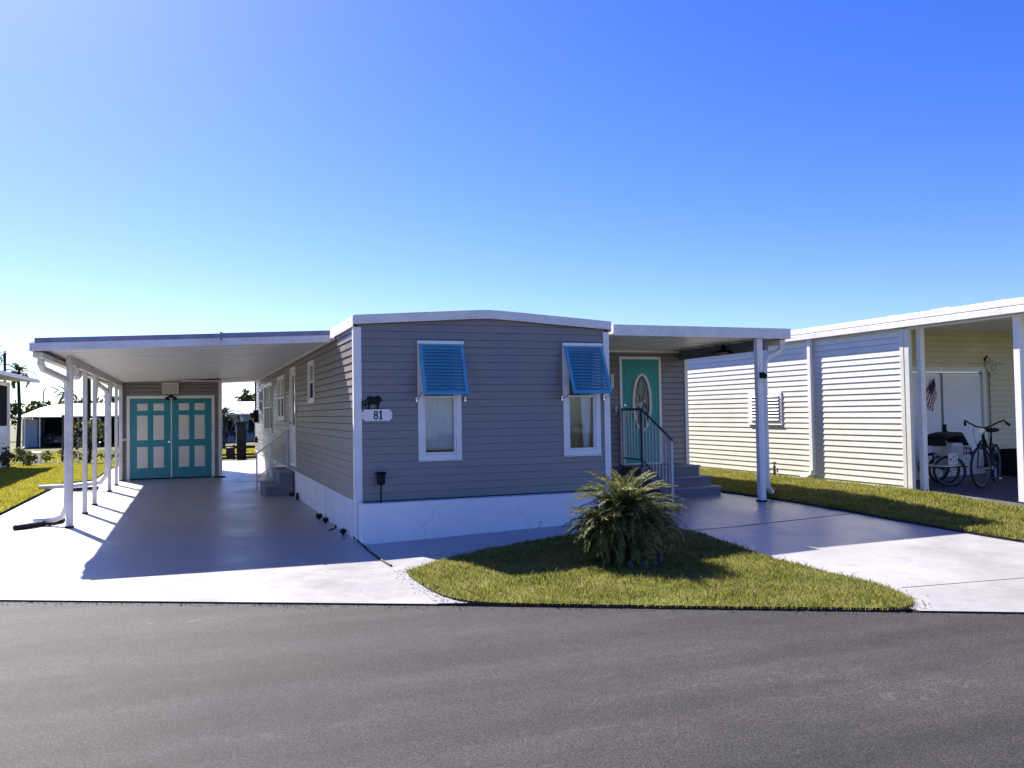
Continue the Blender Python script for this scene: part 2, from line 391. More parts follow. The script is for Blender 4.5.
# big ground sheet
gx = sorted({*np.linspace(-400, -40, 10), *np.linspace(-40, 40, 81), *np.linspace(40, 400, 10)})
gy = sorted({*np.linspace(-60, -8, 8), *np.linspace(-8, 4, 25), *np.linspace(4, 70, 40), *np.linspace(70, 900, 16)})
gv = [(x, y, H(x, y)-.075) for y in gy for x in gx]; w = len(gx)
gf = [(j*w+i, j*w+i+1, (j+1)*w+i+1, (j+1)*w+i) for j in range(len(gy)-1) for i in range(w-1)]
me = bpy.data.meshes.new('ground'); me.from_pydata(gv, [], gf); me.update(); tag(finish('ground', me, M['ground']), kind='structure')
# road
rp = [(-60, yroad(-60)), (-20, yroad(-20)), (0, yroad(0)), (20, yroad(20)), (60, yroad(60)), (60, -60), (20, -22), (0, -13), (-20, -3), (-60, 15)]
rp = [(-60, yroad(-60)), (0, yroad(0)), (60, yroad(60)), (55, yroad(60)-9), (-4, yroad(0)-7.5), (-66, yroad(-60)-9)]
sheet('road', rp, -.009, M['asphalt'], cell=2.0, skirt=.04)
# concrete
redge = [(7.9, yroad(7.9)+.05), (7.21, -3.75), (7.05, -3.0), (6.84, -2.06), (6.66, -1.0), (6.62, -.3), (6.62, 2.68)]
sheet('driveway', [(-5.13, yroad(-5.13)+.05), (-.004, yroad(-.004)+.05), (-.004, 17.9), (-.004, 24.5), (-4.45, 24.5), (-4.45, 14.2), (-5.08, 13.2)], 0, M['concrete'], cell=.6, side=M['soil'])
sheet('path', [(0, -3.9), (.4, -4.05), (2.2, -3.4), (4.0, -1.9), (4.0, .6), (0, .6)], -.001, M['concrete'], cell=.35, side=M['soil'])
sheet('driveway', [(3.5, yroad(3.5)+.05), *redge, (4.0, 2.68), (4.015, .6), (4.015, -1.9), (3.4, -3.2)], .0, M['concrete'], cell=.35, side=M['soil'])
sheet('path', [(0, 18.6), (8, 18.6), (8, 24.5), (0, 24.5)], 0, M['concrete'], cell=1.0)
# sealed joints in the slabs (thin dark strips 3 mm proud)
def joint(pts, wd=.016, name='joint_strip', dz=.003):
    mb = MB()
    for (x0, y0), (x1, y1) in zip(pts[:-1], pts[1:]):
        d = V((x1-x0, y1-y0)); L = d.length; d.normalize(); nn = V((-d.y, d.x))
        k = max(1, int(L/.3))
        for i in range(k):
            a = V((x0, y0))+d*(L*i/k); b = V((x0, y0))+d*(L*(i+1)/k)
            wa = wd*random.uniform(.6, 1.2)
            q = [(a-nn*wa/2), (b-nn*wa/2), (b+nn*wa/2), (a+nn*wa/2)]
            mb.hexa([(p.x, p.y, H(p.x, p.y)-.02) for p in q]+[(p.x, p.y, H(p.x, p.y)+dz) for p in q])
    o = mb.build(name, M['rubber']); o['kind'] = 'structure'
joint([(4.02, -1.55), (4.69, -1.6), (6.74, -1.5)], .02)
joint([(4.05, -5.05), (5.42, -5.18), (7.4, -5.25)], .008)
joint([(-5.1, 4.45), (-3.9, 4.4)], .012); joint([(-3.95, 2.0), (-3.85, 13.6)], .008)
joint([(-5.1, 10.2), (-3.2, 10.0)], .010)

# ------------------------------------------------------------------ lawns
def blades(name, poly, dens, hgt, wid, mat, label, dz=.03, lod=3, spread=.6):
    xs = [p[0] for p in poly]; ys = [p[1] for p in poly]
    A = (max(xs)-min(xs))*(max(ys)-min(ys)); n = int(A*dens)
    x = rng.uniform(min(xs), max(xs), n); y = rng.uniform(min(ys), max(ys), n)
    m = inside(poly, x, y); x = x[m]; y = y[m]; n = len(x)
    cl = .75+.5*np.sin(x*5.1+1.3*np.sin(y*4.2))*np.sin(y*6.3+x*1.7)*.5+rng.normal(0, .18, n)
    h = hgt*np.clip(cl, .45, 1.6); w = wid*rng.uniform(.7, 1.3, n)
    th = rng.uniform(0, 2*np.pi, n); bx = np.cos(th); by = np.sin(th)      # facing
    ph = rng.uniform(0, 2*np.pi, n); lean = h*rng.uniform(.1, spread, n); lx = np.cos(ph)*lean; ly = np.sin(ph)*lean
    z = Hn(x, y)+dz-.01
    rows = [(0, 1.0, 0), (.55, .85, .3), (1.0, .0, 1.0)]
    vs = []
    for t, ww, l in rows:
        cx = x+lx*l; cy = y+ly*l; cz = z+h*t*(1-.15*l)
        if ww > 0:
            vs.append(np.stack([cx-bx*w*ww/2, cy-by*w*ww/2, cz], 1)); vs.append(np.stack([cx+bx*w*ww/2, cy+by*w*ww/2, cz], 1))
        else: vs.append(np.stack([cx, cy, cz], 1))
    Vv = np.stack(vs, 1).reshape(-1, 3).astype(np.float32)               # 5 verts a blade
    b = (np.arange(n)*5)[:, None]
    quad = b+np.array([[0, 1, 3, 2]]); tri = b+np.array([[2, 3, 4]])
    loops = np.concatenate([quad, tri], 1).ravel().astype(np.int32)
    starts = (np.arange(n)*7)[:, None]+np.array([[0, 4]]); tot = np.tile([4, 3], n)
    me = bpy.data.meshes.new(name)
    me.vertices.add(len(Vv)); me.vertices.foreach_set('co', Vv.ravel())
    me.loops.add(len(loops)); me.loops.foreach_set('vertex_index', loops)
    me.polygons.add(2*n); me.polygons.foreach_set('loop_start', starts.ravel().astype(np.int32)); me.polygons.foreach_set('loop_total', tot.astype(np.int32))
    me.update(); me.validate()
    o = finish(name, me, mat); return tag(o, label, 'grass', None, 'stuff')
isl = [(.06, -2.42), (.06, -3.2), (.12, -3.75), (.3, yroad(.3)+.06), (.91, yroad(.91)+.04), (1.9, yroad(1.9)+.03), (2.94, yroad(2.94)+.05), (3.34, -5.70),
       (3.62, -5.62), (3.80, -5.35), (3.93, -4.87), (3.92, -4.3), (3.86, -3.6), (3.91, -2.8), (3.99, -2.12), (3.97, -1.62), (3.49, -1.25), (2.37, -1.18), (1.5, -1.48), (1.0, -1.72), (.5, -2.05), (.16, -2.28)]
isl = smooth_poly(isl, 1)
sheet('lawn_soil', isl, .018, M['lawn'], cell=.3, skirt=.1, side=M['soil'])
ic = (2.1, -3.4)
blades('grass', [((x-ic[0])*1.0+ic[0], (y-ic[1])*1.012+ic[1]) for x, y in isl], 6500, .062, .0065, M['blade'], 'green and yellow grass of the front island between the driveways', dz=.012)
blades('weeds', isl, 260, .095, .009, M['shrubleaf'], 'taller darker weeds scattered through the island grass', dz=.012, spread=1.1)
# longer tufts on the rim of the island
leftl = [(-5.15, -1.2), (-5.15, 10.9), (-5.10, 13.3), (-4.48, 14.2), (-4.48, 26.5), (-14, 26.5), (-14, 3.2)]
sheet('lawn_soil', leftl, .03, M['lawn'], cell=.8, skirt=.1, side=M['soil'])
blades('grass', [(-5.15, 4), (-5.15, 10.9), (-5.10, 13.3), (-4.48, 14.2), (-4.48, 26.5), (-9.5, 26.5), (-8.6, 4)], 1500, .075, .014, M['blade_far'], 'sunlit yellow green lawn left of the carport driveway')
rl = [(7.95, yroad(7.95)+.1), (7.23, -3.75), (7.07, -3.0), (6.86, -2.06), (6.68, -1.0), (6.64, -.3), (6.64, 9.5), (8.86, 9.5), (8.86, -.4), (12.5, -.8), (14, -2), (14, yroad(14)+.1)]
rl = [(7.95, yroad(7.95)+.1), (7.23, -3.75), (7.07, -3.0), (6.86, -2.06), (6.68, -1.0), (6.64, -.3), (6.64, 2.66), (6.75, 2.8), (6.75, 9.5), (8.86, 9.5), (8.86, -.45), (9.05, -2.45), (9.6, -2.6), (14, -2.9), (14, yroad(14)+.1)]
sheet('lawn_soil', rl, .03, M['lawn'], cell=.4, skirt=.1, side=M['soil'])
blades('grass', [(7.6, -4.6), (7.23, -3.75), (7.07, -3.0), (6.86, -2.06), (6.68, -1.0), (6.64, -.3), (6.64, 2.66), (6.75, 2.8), (6.75, 8.5), (8.86, 8.5), (8.86, -.45), (9.05, -2.45), (9.6, -2.6), (10.5, -4.0), (8.8, -5.0)], 3600, .08, .010, M['blade'], 'grass strip between the right driveway and the cream home')
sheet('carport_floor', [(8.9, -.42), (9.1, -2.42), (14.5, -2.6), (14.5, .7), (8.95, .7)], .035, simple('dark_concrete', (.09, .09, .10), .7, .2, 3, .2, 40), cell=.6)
farl = [(-22, 30.5), (6, 29.0), (12, 29), (12, 68), (-26, 68)]
sheet('lawn_soil', farl, .02, M['lawn'], cell=2.5, skirt=.1)
blades('grass', [(-16, 31), (4, 29), (4, 60), (-20, 60)], 70, .12, .06, M['blade_far'], 'bright yellow grass of the far lawn in front of the long white roofed building')

# ------------------------------------------------------------------ grit and clippings
def litter(name, pts, smin, smax, mat, label, cat):
    mb = MB(); rr_ = random.Random(len(pts))
    for x, y, z in pts:
        a = rr_.uniform(smin, smax); th = rr_.uniform(0, 6.28); d = V((math.cos(th), math.sin(th), 0))*a; e = V((-d.y, d.x, 0))*rr_.uniform(.3, .9)
        p = V((x, y, z)); mb_i = len(mb.v); mb.v += [p-d, p+e, p+d, p-e, p+V((0, 0, a*rr_.uniform(.3, .8)))]
        for k in range(4): mb.f.append((mb_i+k, mb_i+(k+1) % 4, mb_i+4))
        mb.f.append((mb_i+3, mb_i+2, mb_i+1, mb_i))
    o = mb.build(name, mat, recalc=False); return tag(o, label, cat, None, 'stuff')
rg = random.Random(4); P_ = []
for k in range(2600):
    x = rg.uniform(-6, 9); d = abs(rg.gauss(0, .07)); P_.append((x, yroad(x)-.0-d, -.0075+H(x, yroad(x))))
litter('grit', P_, .003, .010, M['rock'], 'loose grit and soil gathered along the road edge', 'grit')
P_ = []
for k in range(700):
    i = rg.randrange(len(isl)); a, b = isl[i], isl[(i+1) % len(isl)]; t = rg.random(); d = abs(rg.gauss(0, .08)); cx_, cy__ = 2.1, -3.4
    x = a[0]+(b[0]-a[0])*t; y = a[1]+(b[1]-a[1])*t; q = V((x-cx_, y-cy__)).normalized()*d; x += q.x; y += q.y
    if y > yroad(x)+.08: P_.append((x, y, H(x, y)+.002))
for k in range(260):
    x = rg.uniform(-5, 7); y = rg.uniform(-3.6, 3)
    if y > yroad(x)+.1 and not (-.1 < x < 4.1 and y < .3 ) : P_.append((x, y, H(x, y)+.002))
litter('clippings', P_, .004, .011, M['wood'], 'dry clippings and leaf bits scattered on the concrete', 'litter')

# ------------------------------------------------------------------ windows
def window(parent, F, a0, a1, b0, b1, fw=.055, hung=True, curtain=None, proud=.03, dark=False, name='window', sill=True, rail=None, screen=False):
    f = MB(); f.ring(F, a0-.002, a1+.002, b0-.002, b1+.002, fw, -.07, proud)
    if sill: f.fbox(F, a0-.01, a1+.01, b0-.018, b0-.004, -.02, proud+.012)
    w_ = f.build(name, M['white'], parent, bevel=.004)
    i0, i1, j0, j1 = a0+fw, a1-fw, b0+fw, b1-fw
    s = MB(); s.ring(F, i0, i1, j0, j1, .026, -.045, proud-.014)
    mid = rail if rail is not None else (j0+j1)/2
    if hung: s.fbox(F, i0+.026, i1-.026, mid-.016, mid+.016, -.04, proud-.012)
    s.build('sash', M['white'], w_, bevel=.003)
    g = MB(); g.fbox(F, i0+.02, i1-.02, j0+.02, j1-.02, -.026, -.020)
    g.build('pane', M['glass_dark'] if dark else M['glass'], w_)
    if screen:
        g = MB(); g.fbox(F, i0+.022, i1-.022, j0+.022, mid-.014, -.0165, -.0135); g.build('insect_screen', M['dark'], w_)
    return w_
def drape(parent, F, a0, a1, b0, b1, c=-.10, amp=.012, n=30, fn=None, mat=None, label=None):
    mb = MB(); fr = []
    for i in range(n+1):
        t = i/n; a = a0+(a1-a0)*t; fr.append((a, c+amp*math.sin(t*n*1.1)+amp*.5*math.sin(t*7+1)))
    rows = 10
    for k in range(rows+1):
        tz = k/rows
        for (a, cc) in fr:
            aa = fn(a, tz) if fn else a
            mb.v.append(F.P(aa, b0+(b1-b0)*tz, cc))
    w_ = n+1
    for k in range(rows):
        for i in range(n): mb.f.append((k*w_+i, k*w_+i+1, (k+1)*w_+i+1, (k+1)*w_+i))
    o = mb.build('curtain', mat or M['curtain'], parent, smooth=True, recalc=False, label=label)
    so = o.modifiers.new('thickness', 'SOLIDIFY'); so.thickness = .002
    return o

# ------------------------------------------------------------------ THE GREY HOME
home = thing('mobile_home', 'grey sided mobile home with white trim and two blue front shutters', 'mobile home', (1.83, 0, 0))
FW = Frame((0, 0, 0), (1, 0, 0), (0, -1, 0))       # front wall, a = X
LW = Frame((0, 0, 0), (0, 1, 0), (-1, 0, 0))       # left wall, a = Y
W = 3.66; DEP = 18.5; ZB = .52; ZE = 2.80
front_open = [(.83, 1.43, 1.03, 2.60), (2.95, 3.53, 1.03, 2.60)]
o = siding(FW, .02, W-.02, ZB, 3.05, front_open).build('wall', M['siding'], home, recalc=False)
clip(o, (1.83, 0, 2.985), V((-.07, 0, 1)).normalized()); clip(o, (1.83, 0, 2.985), V((.07, 0, 1)).normalized())
lopen = [(3.93, 4.70, 1.88, 2.62), (6.75, 7.75, .62, 2.66), (9.05, 10.68, 1.56, 2.60), (12.2, 14.7, 1.23, 2.55), (15.6, 16.7, 1.75, 2.50)]
siding(LW, .02, DEP-.02, ZB, 2.84, lopen, groove=.012).build('wall', M['siding'], home, recalc=False)
RW = Frame((W, 0, 0), (0, 1, 0), (1, 0, 0))
siding(RW, .02, DEP-.02, ZB, 2.84).build('wall', M['siding'], home)
BW = Frame((0, DEP, 0), (1, 0, 0), (0, 1, 0))
siding(BW, .02, W-.02, ZB, 2.84).build('wall', M['siding'], home)
mb = MB(); mb.box(.1, W-.1, .1, DEP-.1, .46, .52); mb.box(.1, W-.1, 3.2, 3.3, .52, 2.82); mb.box(.1, W-.1, 8.3, 8.4, .52, 2.82); mb.build('interior_floor', M['room'], home)
for (x0, x1, y0, y1) in ((-.03, .075, -.028, .075), (W-.065, W+.03, -.028, .075), (-.03, .06, DEP-.06, DEP+.03), (W-.06, W+.03, DEP-.06, DEP+.03)):
    MB().box(x0, x1, y0, y1, .50, 2.80).build('corner_trim', M['white'], home, bevel=.006)
# skirting down to the slab
mb = MB(); mb.box(.004, W-.004, .006, .06, -.05, .50)
mb.box(.004, .05, .06, DEP, -.05, .505)
for y in (.28, 2.8, 5.3, 7.9, 10.4, 13, 15.6): mb.box(-.006, .004, y, y+.03, -.02, .505)
mb.box(-.018, .02, .08, DEP, .498, .522)
mb.box(W-.05, W-.004, .06, DEP, -.05, .50)
mb.build('skirting', M['skirt'], home, bevel=.003)
# roof
def zr(x): return 2.83+(1.83-abs(x-1.83))*.07
mb = MB()
xs = [-.036, 0.2, .9, 1.4, 1.65, 1.83, 2.01, 2.26, 2.7, 3.4, W+.036]
def zt(x): return 2.945+.125*(1-math.sqrt(((x-1.83)/1.915)**2+.004))
top = [(x, zt(x)) for x in xs]; bot = [(x, zt(x)-.075) for x in reversed(xs)]
mb.prism(FW, top+bot, -DEP-.08, .05)
mb.build('roof', M['metalroof'], home)
mb = MB(); mb.prism(FW, [(x, zt(x)+.004) for x in xs]+[(x, zt(x)-.118) for x in reversed(xs)], .052, .085)
mb.box(-.044, -.037, -.08, DEP+.08, 2.80, 2.945); mb.box(W+.037, W+.044, -.08, DEP+.08, 2.80, 2.945)
mb.box(-.036, -.016, -.05, DEP+.05, 2.80, 2.81); mb.box(W+.016, W+.036, -.05, DEP+.05, 2.80, 2.81)
mb.build('fascia', M['white_old'], home, bevel=.004)
# front windows with curtains
w1 = window(home, FW, .83, 1.43, 1.03, 2.60, .075, rail=1.87)
drape(w1, FW, .90, 1.36, 1.16, 2.55, -.075, .010, 26, label='pale curtain filling the left front window')
w2 = window(home, FW, 2.95, 3.53, 1.03, 2.60, .075, rail=1.87)
drape(w2, FW, 3.02, 3.22, 1.12, 2.55, -.085, .012, 14, mat=simple('grey_sheer', (.09, .095, .115), .8, .1, 8), label='grey sheer curtain of the right front window')
drape(w2, FW, 3.26, 3.44, 1.12, 2.55, -.085, .010, 10, fn=lambda a, t: a if t > .5 else 3.35+(a-3.35)*(.55+.9*t))
# pillow-like bolster on the sill behind the left front window
mb = MB(); mb.tube([(.9, .12, 1.18), (.95, .12, 1.2), (1.1, .12, 1.225), (1.25, .12, 1.215), (1.33, .12, 1.19)], [.02, .04, .055, .05, .02], 10); mb.build('cushion', M['curtain'], w1, smooth=True)
# shutters (top hinged, propped out)
def bahama(x0, x1, dx, yb, zb_):
    zt_ = 2.585; w_ = x1-x0
    o = thing('window_shutter', '', '', (x0+w_/2, 0, zt_)) if False else None
    A = V((x0, -.06, zt_)); d = V((0, yb+.06, zb_-zt_)); L = d.length; d.normalize(); u = V((1, 0, 0)); nrm = V((0, d.z, -d.y)).normalized()
    if nrm.y > 0: nrm = -nrm
    P = lambda a, l, c: A+u*a+d*l+nrm*c
    def bx(mb, a0, a1, l0, l1, c0, c1):
        mb.hexa([P(a0, l1, c1), P(a1, l1, c1), P(a1, l1, c0), P(a0, l1, c0), P(a0, l0, c1), P(a1, l0, c1), P(a1, l0, c0), P(a0, l0, c0)])
    f = MB(); bx(f, 0, .045, 0, L, -.014, .014); bx(f, w_-.045, w_, 0, L, -.014, .014); bx(f, .045, w_-.045, 0, .03, -.014, .014); bx(f, .045, w_-.045, L-.045, L, -.014, .014)
    bx(f, w_*.66, w_*.66+.012, .03, L-.045, -.020, -.010)
    fr = f.build('shutter', M['shutter'], home, bevel=.003)
    s = MB(); ns = 14
    for k in range(ns):
        l = .05+(L-.115)*(k/(ns-1)) if ns > 1 else 0
        c = P(.045, l, 0); e = (d*.62+nrm*.45).normalized(); n2 = e.cross(u).normalized()
        q = [c-e*.033-n2*.003, c+u*(w_-.09)-e*.033-n2*.003, c+u*(w_-.09)+e*.033-n2*.003, c+e*.033-n2*.003]
        s.hexa(q+[p+n2*.006 for p in q])
    s.build('louvre', M['shutter'], fr)
    h = MB(); h.box(x0-.02, x1+.01, -.075, -.031, zt_+.002, zt_+.045); h.build('hinge_rail', M['white'], fr, bevel=.003)
    for x in (x0-.03, x1+.03):
        a = MB(); a.tube([(x, -.03, zb_-.06), (x, yb*.55, zb_-.035), (x, yb-.0, zb_+.035)], .007, 6); a.box(x-.012, x+.012, -.04, -.012, zb_-.09, zb_-.03); a.build('prop_arm', M['chrome'], fr)
bahama(.835, 1.455, 0, -.30, 1.90); bahama(2.955, 3.555, 0, -.36, 1.90)
# left wall openings
window(home, LW, 3.93, 4.70, 1.88, 2.62, .06, screen=True)
def side_door():
    f = MB(); f.ring(LW, 6.745, 7.755, .60, 2.665, .07, -.06, .028); d = f.build('door', M['white'], home, bevel=.004)
    s = MB(); s.fbox(LW, 6.82, 7.68, .67, 1.35, -.035, -.005); s.ring(LW, 6.82, 7.68, 1.35, 2.59, .10, -.035, -.005)
    s.fbox(LW, 6.9, 7.2, .76, 1.26, -.004, .004); s.fbox(LW, 7.3, 7.6, .76, 1.26, -.004, .004); s.build('door_leaf', M['white_old'], d, bevel=.003)
    MB().fbox(LW, 6.91, 7.59, 1.44, 2.50, -.024, -.018).build('pane', M['glass_dark'], d)
    h = MB(); h.tube([LW.P(7.58, 1.50, .02), LW.P(7.50, 1.50, .045)], .014, 8); h.build('handle', M['black'], d)
side_door()
for k in range(2): window(home, LW, 9.05+k*.815, 9.865+k*.815-.005, 1.56, 2.60, .06, screen=True)
for k in range(3): window(home, LW, 12.2+k*.835, 13.03+k*.835, 1.23, 2.55, .06, screen=True)
window(home, LW, 15.6, 16.7, 1.75, 2.50, .06, screen=True)
# meter and lamp on the side wall
mb = MB(); mb.box(-.16, -.02, 17.2, 17.5, 1.45, 1.85); mb.tube([(-.16, 17.35, 1.68), (-.26, 17.35, 1.68)], .10, 14); mb.tube([(-.09, 17.35, 1.85), (-.09, 17.35, 2.78)], .025, 8)
mb.build('electric_meter', M['black'], home, bevel=.006)
mb = MB(); mb.tube([(-.02, 17.74, .9), (-.1, 17.74, .9)], .11, 12); mb.build('hose_bib', M['black'], home)
# the room behind the right carport (part of the home)
PW = Frame((W, 2.70, 0), (1, 0, 0), (0, -1, 0)); PX = 3.02
dr0, dr1 = 5.27-W, 6.13-W
siding(PW, 0, PX, .64, 2.80, [(dr0, dr1, .64, 2.64)], groove=.013).build('wall', M['siding'], home, recalc=False)
PR = Frame((W+PX, 2.70, 0), (0, 1, 0), (1, 0, 0)); siding(PR, .0, 8.3, .64, 2.80).build('wall', M['siding'], home)
MB().box(W+.02, W+PX-.005, 2.712, 10.9, .1, .638).build('skirting', M['step'], home)
MB().box(W+.1, W+PX-.1, 4.0, 4.1, .64, 2.80).build('interior_wall', M['room'], home)
mb = MB(); mb.box(W+PX-.05, W+PX+.02, 2.67, 2.74, .64, 2.74); mb.build('corner_trim', M['white'], home, bevel=.004)
mb = MB(); mb.fbox(PW, .03, PX, 2.715, 2.758, .0, .03); mb.build('ceiling_trim', M['white'], home)
fd = MB(); fd.ring(PW, dr0, dr1, .64, 2.64, .05, -.06, .03); door = fd.build('front_door', M['white'], home, bevel=.004)
def oval(cx, cz, rx, rz, n=40): return [(cx+rx*math.cos(2*math.pi*i/n), cz+rz*math.sin(2*math.pi*i/n)) for i in range(n)]
dc = (dr0+dr1)/2+.02; dz = 1.80; OX, OZ = .165, .50
# leaf with a real oval hole
bm = bmesh.new()
outer = [(dr0+.05, .69), (dr1-.05, .69), (dr1-.05, 2.59), (dr0+.05, 2.59)]; inner = oval(dc, dz, OX-.01, OZ-.01)
pts = [V(p) for p in outer]+[V(p) for p in inner]
no = len(outer); ni = len(inner)
r = delaunay_2d_cdt(pts, [(i, (i+1) % no) for i in range(no)]+[(no+i, no+(i+1) % ni) for i in range(ni)], [], 1, 1e-5)
mb = MB()
for f in r[2]:
    c = sum((r[0][i] for i in f), V((0, 0)))/len(f)
    if ((c.x-dc)/(OX-.01))**2+((c.y-dz)/(OZ-.01))**2 < .98: continue
    mb.quad(*[PW.P(r[0][i].x, r[0][i].y, .0) for i in f])
lf = mb.build('door_leaf', M['teal_green'], door); so = lf.modifiers.new('t', 'SOLIDIFY'); so.thickness = .03; so.offset = 0
mb = MB()
mb.ring(PW, dr0+.14, dr1-.14, .80, 1.12, .018, .0, .020); mb.ring(PW, dr0+.11, dr1-.11, 1.22, 2.46, .016, .0, .019)
mb.build('door_moulding', M['teal_green'], door, bevel=.003)
mb = MB(); mb.tube([PW.P(a, b, .018) for a, b in oval(dc, dz, OX+.01, OZ+.01)], .028, 8, closed=True); mb.build('oval_frame', M['white'], door, smooth=True)
mb = MB(); mb.prism(PW, oval(dc, dz, OX, OZ), -.004, .004); mb.build('oval_glass', M['glass_dark'], door)
mb = MB()
def came(pts, rr=.006): mb.tube([PW.P(a, b, .012) for a, b in pts], rr, 5)
for sgn in (-1, 1):
    came([(dc+sgn*.02, dz-.46), (dc+sgn*.09, dz-.28), (dc+sgn*.10, dz-.1), (dc+sgn*.02, dz+.05), (dc+sgn*.07, dz+.2), (dc+sgn*.05, dz+.35), (dc, dz+.46)])
    came([(dc+sgn*.15, dz-.1), (dc+sgn*.06, dz-.02), (dc, dz-.12)])
came([(dc, dz-.48), (dc, dz-.2)]); came(oval(dc, dz-.06, .05, .11, 16)+[(dc+.05, dz-.06)])
mb.build('leaded_pattern', M['chrome'], door)
mb = MB()
for (a, b, q) in ((-.045, -.12, .045), (.05, -.16, .04), (.0, -.02, .04), (-.03, -.26, .035), (.06, .02, .03)):
    mb.prism(PW, [(dc+a-q*.5, dz+b), (dc+a, dz+b-q*1.2), (dc+a+q*.5, dz+b), (dc+a, dz+b+q*1.2)], .004, .010)
mb.build('frosted_glass', M['milkyplastic'], door)
mb = MB(); mb.tube([PW.P(dr0+.10, 1.62, .0), PW.P(dr0+.10, 1.62, .06), PW.P(dr0+.17, 1.62, .06)], .012, 8); mb.build('handle', M['chrome'], door); MB().tube([PW.P(dr0+.10, 1.75, .0), PW.P(dr0+.10, 1.75, .03)], .02, 10).build('deadbolt', M['chrome'], door)
mb = MB(); mb.fbox(PW, dr0-.02, dr1+.02, .60, .635, -.02, .07); mb.build('threshold', M['white'], door)
mb = MB(); mb.fbox(PW, dr0-.20, dr0-.14, 2.05, 2.32, .012, .07); mb.build('wall_lamp', M['milkyplastic'], home, bevel=.01)
mb = MB(); mb.fbox(PW, dr0-.10, dr0-.06, 1.62, 1.74, .012, .03); mb.build('doorbell', M['milkyplastic'], home, bevel=.004)

# ------------------------------------------------------------------ planter box in front
pl = thing('planter_box', 'low white stucco planter with thin cracks along the front wall', 'planter', (1.8, -.15, 0))
mb = MB(); mb.box(.015, W, -.30, -.24, -.05, .515); mb.box(.015, .075, -.24, -.035, -.05, .515); mb.box(W-.06, W, -.24, -.035, -.05, .515)
mb.build('wall', M['planter'], pl, bevel=.008)
MB().box(.076, W-.061, -.239, -.036, .2, .475).build('soil', M['soil'], pl)
gl = thing('solar_lamp', 'small black stake lamp standing in the planter below the number sign', 'lamp', (.29, -.15, .47))
mb = MB(); mb.tube([(.29, -.15, .44), (.29, -.15, .80)], .011, 8); mb.build('stake', M['black'], gl)
mb = MB(); mb.lathe((.29, -.15, .74), [(.02, 0), (.045, .005), (.058, .03), (.055, .13), (.072, .138), (.078, .155), (.05, .168)], 14); mb.build('lamp_head', M['black'], gl)
# house number and silhouette
ns = thing('number_sign', 'white house number plate reading 81 left of the front windows', 'sign', (.27, -.03, 1.64))
F0 = Frame((0, 0, 0), (1, 0, 0), (0, -1, 0))
x0, x1, z0, z1 = .075, .475, 1.565, 1.72
cu = [(x0, z0+.05), (x0+.018, z0+.02), (x0+.04, z0), (x1-.04, z0), (x1-.018, z0+.02), (x1, z0+.05), (x1, z1-.05), (x1-.018, z1-.02), (x1-.04, z1), (x0+.04, z1), (x0+.018, z1-.02), (x0, z1-.05)]
MB().prism(F0, cu, .018, .034).build('plate', M['white'], ns, bevel=.003)
def text(s, size, loc, rot, mat, parent, name, ext=.002, bold=.004):
    c = bpy.data.curves.new(name, 'FONT'); c.body = s; c.size = size; c.extrude = ext; c.offset = bold; c.align_x = 'CENTER'; c.align_y = 'CENTER'
    t = bpy.data.objects.new('tmp', c); COL.objects.link(t); t.rotation_euler = rot
    bpy.context.view_layer.update(); dg = bpy.context.evaluated_depsgraph_get(); me = bpy.data.meshes.new_from_object(t.evaluated_get(dg)); bpy.data.objects.remove(t)
    Mx = Matrix.Translation(V(loc)-ORG[parent.name]) @ Matrix.Rotation(rot[2], 4, 'Z') @ Matrix.Rotation(rot[0], 4, 'X'); me.transform(Mx)
    me.materials.clear(); return finish(name, me, mat, parent)
mb = MB()
# slab-serif digits drawn as solid strokes: an 8 and a 1
def stroke(pts, wd, closed=False):
    n = len(pts)
    for i in range(n if closed else n-1):
        a = V(pts[i]); b = V(pts[(i+1) % n]); d = (b-a).normalized(); q = V((-d.y, d.x))*wd/2
        a2 = a-d*wd*.3; b2 = b+d*wd*.3
        mb.prism(F0, [tuple(a2-q), tuple(b2-q), tuple(b2+q), tuple(a2+q)], .0345, .037+.0001*i)
c8 = .255
stroke([(c8+.021*math.cos(t*math.pi/5), 1.669+.022*math.sin(t*math.pi/5)) for t in range(10)], .015, True)
stroke([(c8+.024*math.cos(t*math.pi/5), 1.618+.026*math.sin(t*math.pi/5)) for t in range(10)], .015, True)
stroke([(.322, 1.590), (.322, 1.692)], .021); stroke([(.303, 1.589), (.341, 1.589)], .012); stroke([(.307, 1.680), (.318, 1.692)], .014)
mb.build('digit', M['black'], ns)
for x in (x0+.022, x1-.022): MB().tube([(x, -.033, 1.642), (x, -.037, 1.642)], .005, 8).build('screw', M['black'], ns)
an = thing('metal_silhouette', 'black metal animal silhouette on a bracket above the number sign', 'ornament', (.25, -.04, 1.8))
hs = [(.150, 1.725), (.172, 1.725), (.176, 1.755), (.184, 1.782), (.215, 1.786), (.262, 1.782), (.270, 1.752), (.272, 1.725), (.292, 1.725), (.294, 1.760), (.304, 1.795), (.312, 1.812), (.322, 1.830), (.338, 1.818), (.340, 1.832), (.326, 1.862), (.306, 1.885), (.296, 1.893), (.290, 1.903), (.282, 1.892), (.262, 1.893), (.240, 1.880), (.212, 1.882), (.190, 1.892), (.170, 1.893), (.150, 1.880), (.136, 1.856), (.133, 1.835), (.142, 1.836), (.150, 1.812), (.157, 1.775)]
MB().prism(F0, hs, .035, .041).build('animal_plate', M['black'], an)
mb = MB(); mb.box(.075, .15, -.045, -.035, 1.785, 1.80); mb.box(.075, .13, -.045, -.035, 1.815, 1.828); mb.box(.072, .080, -.045, -.018, 1.72, 1.83); mb.box(.10, .12, -.043, -.037, 1.76, 1.785)
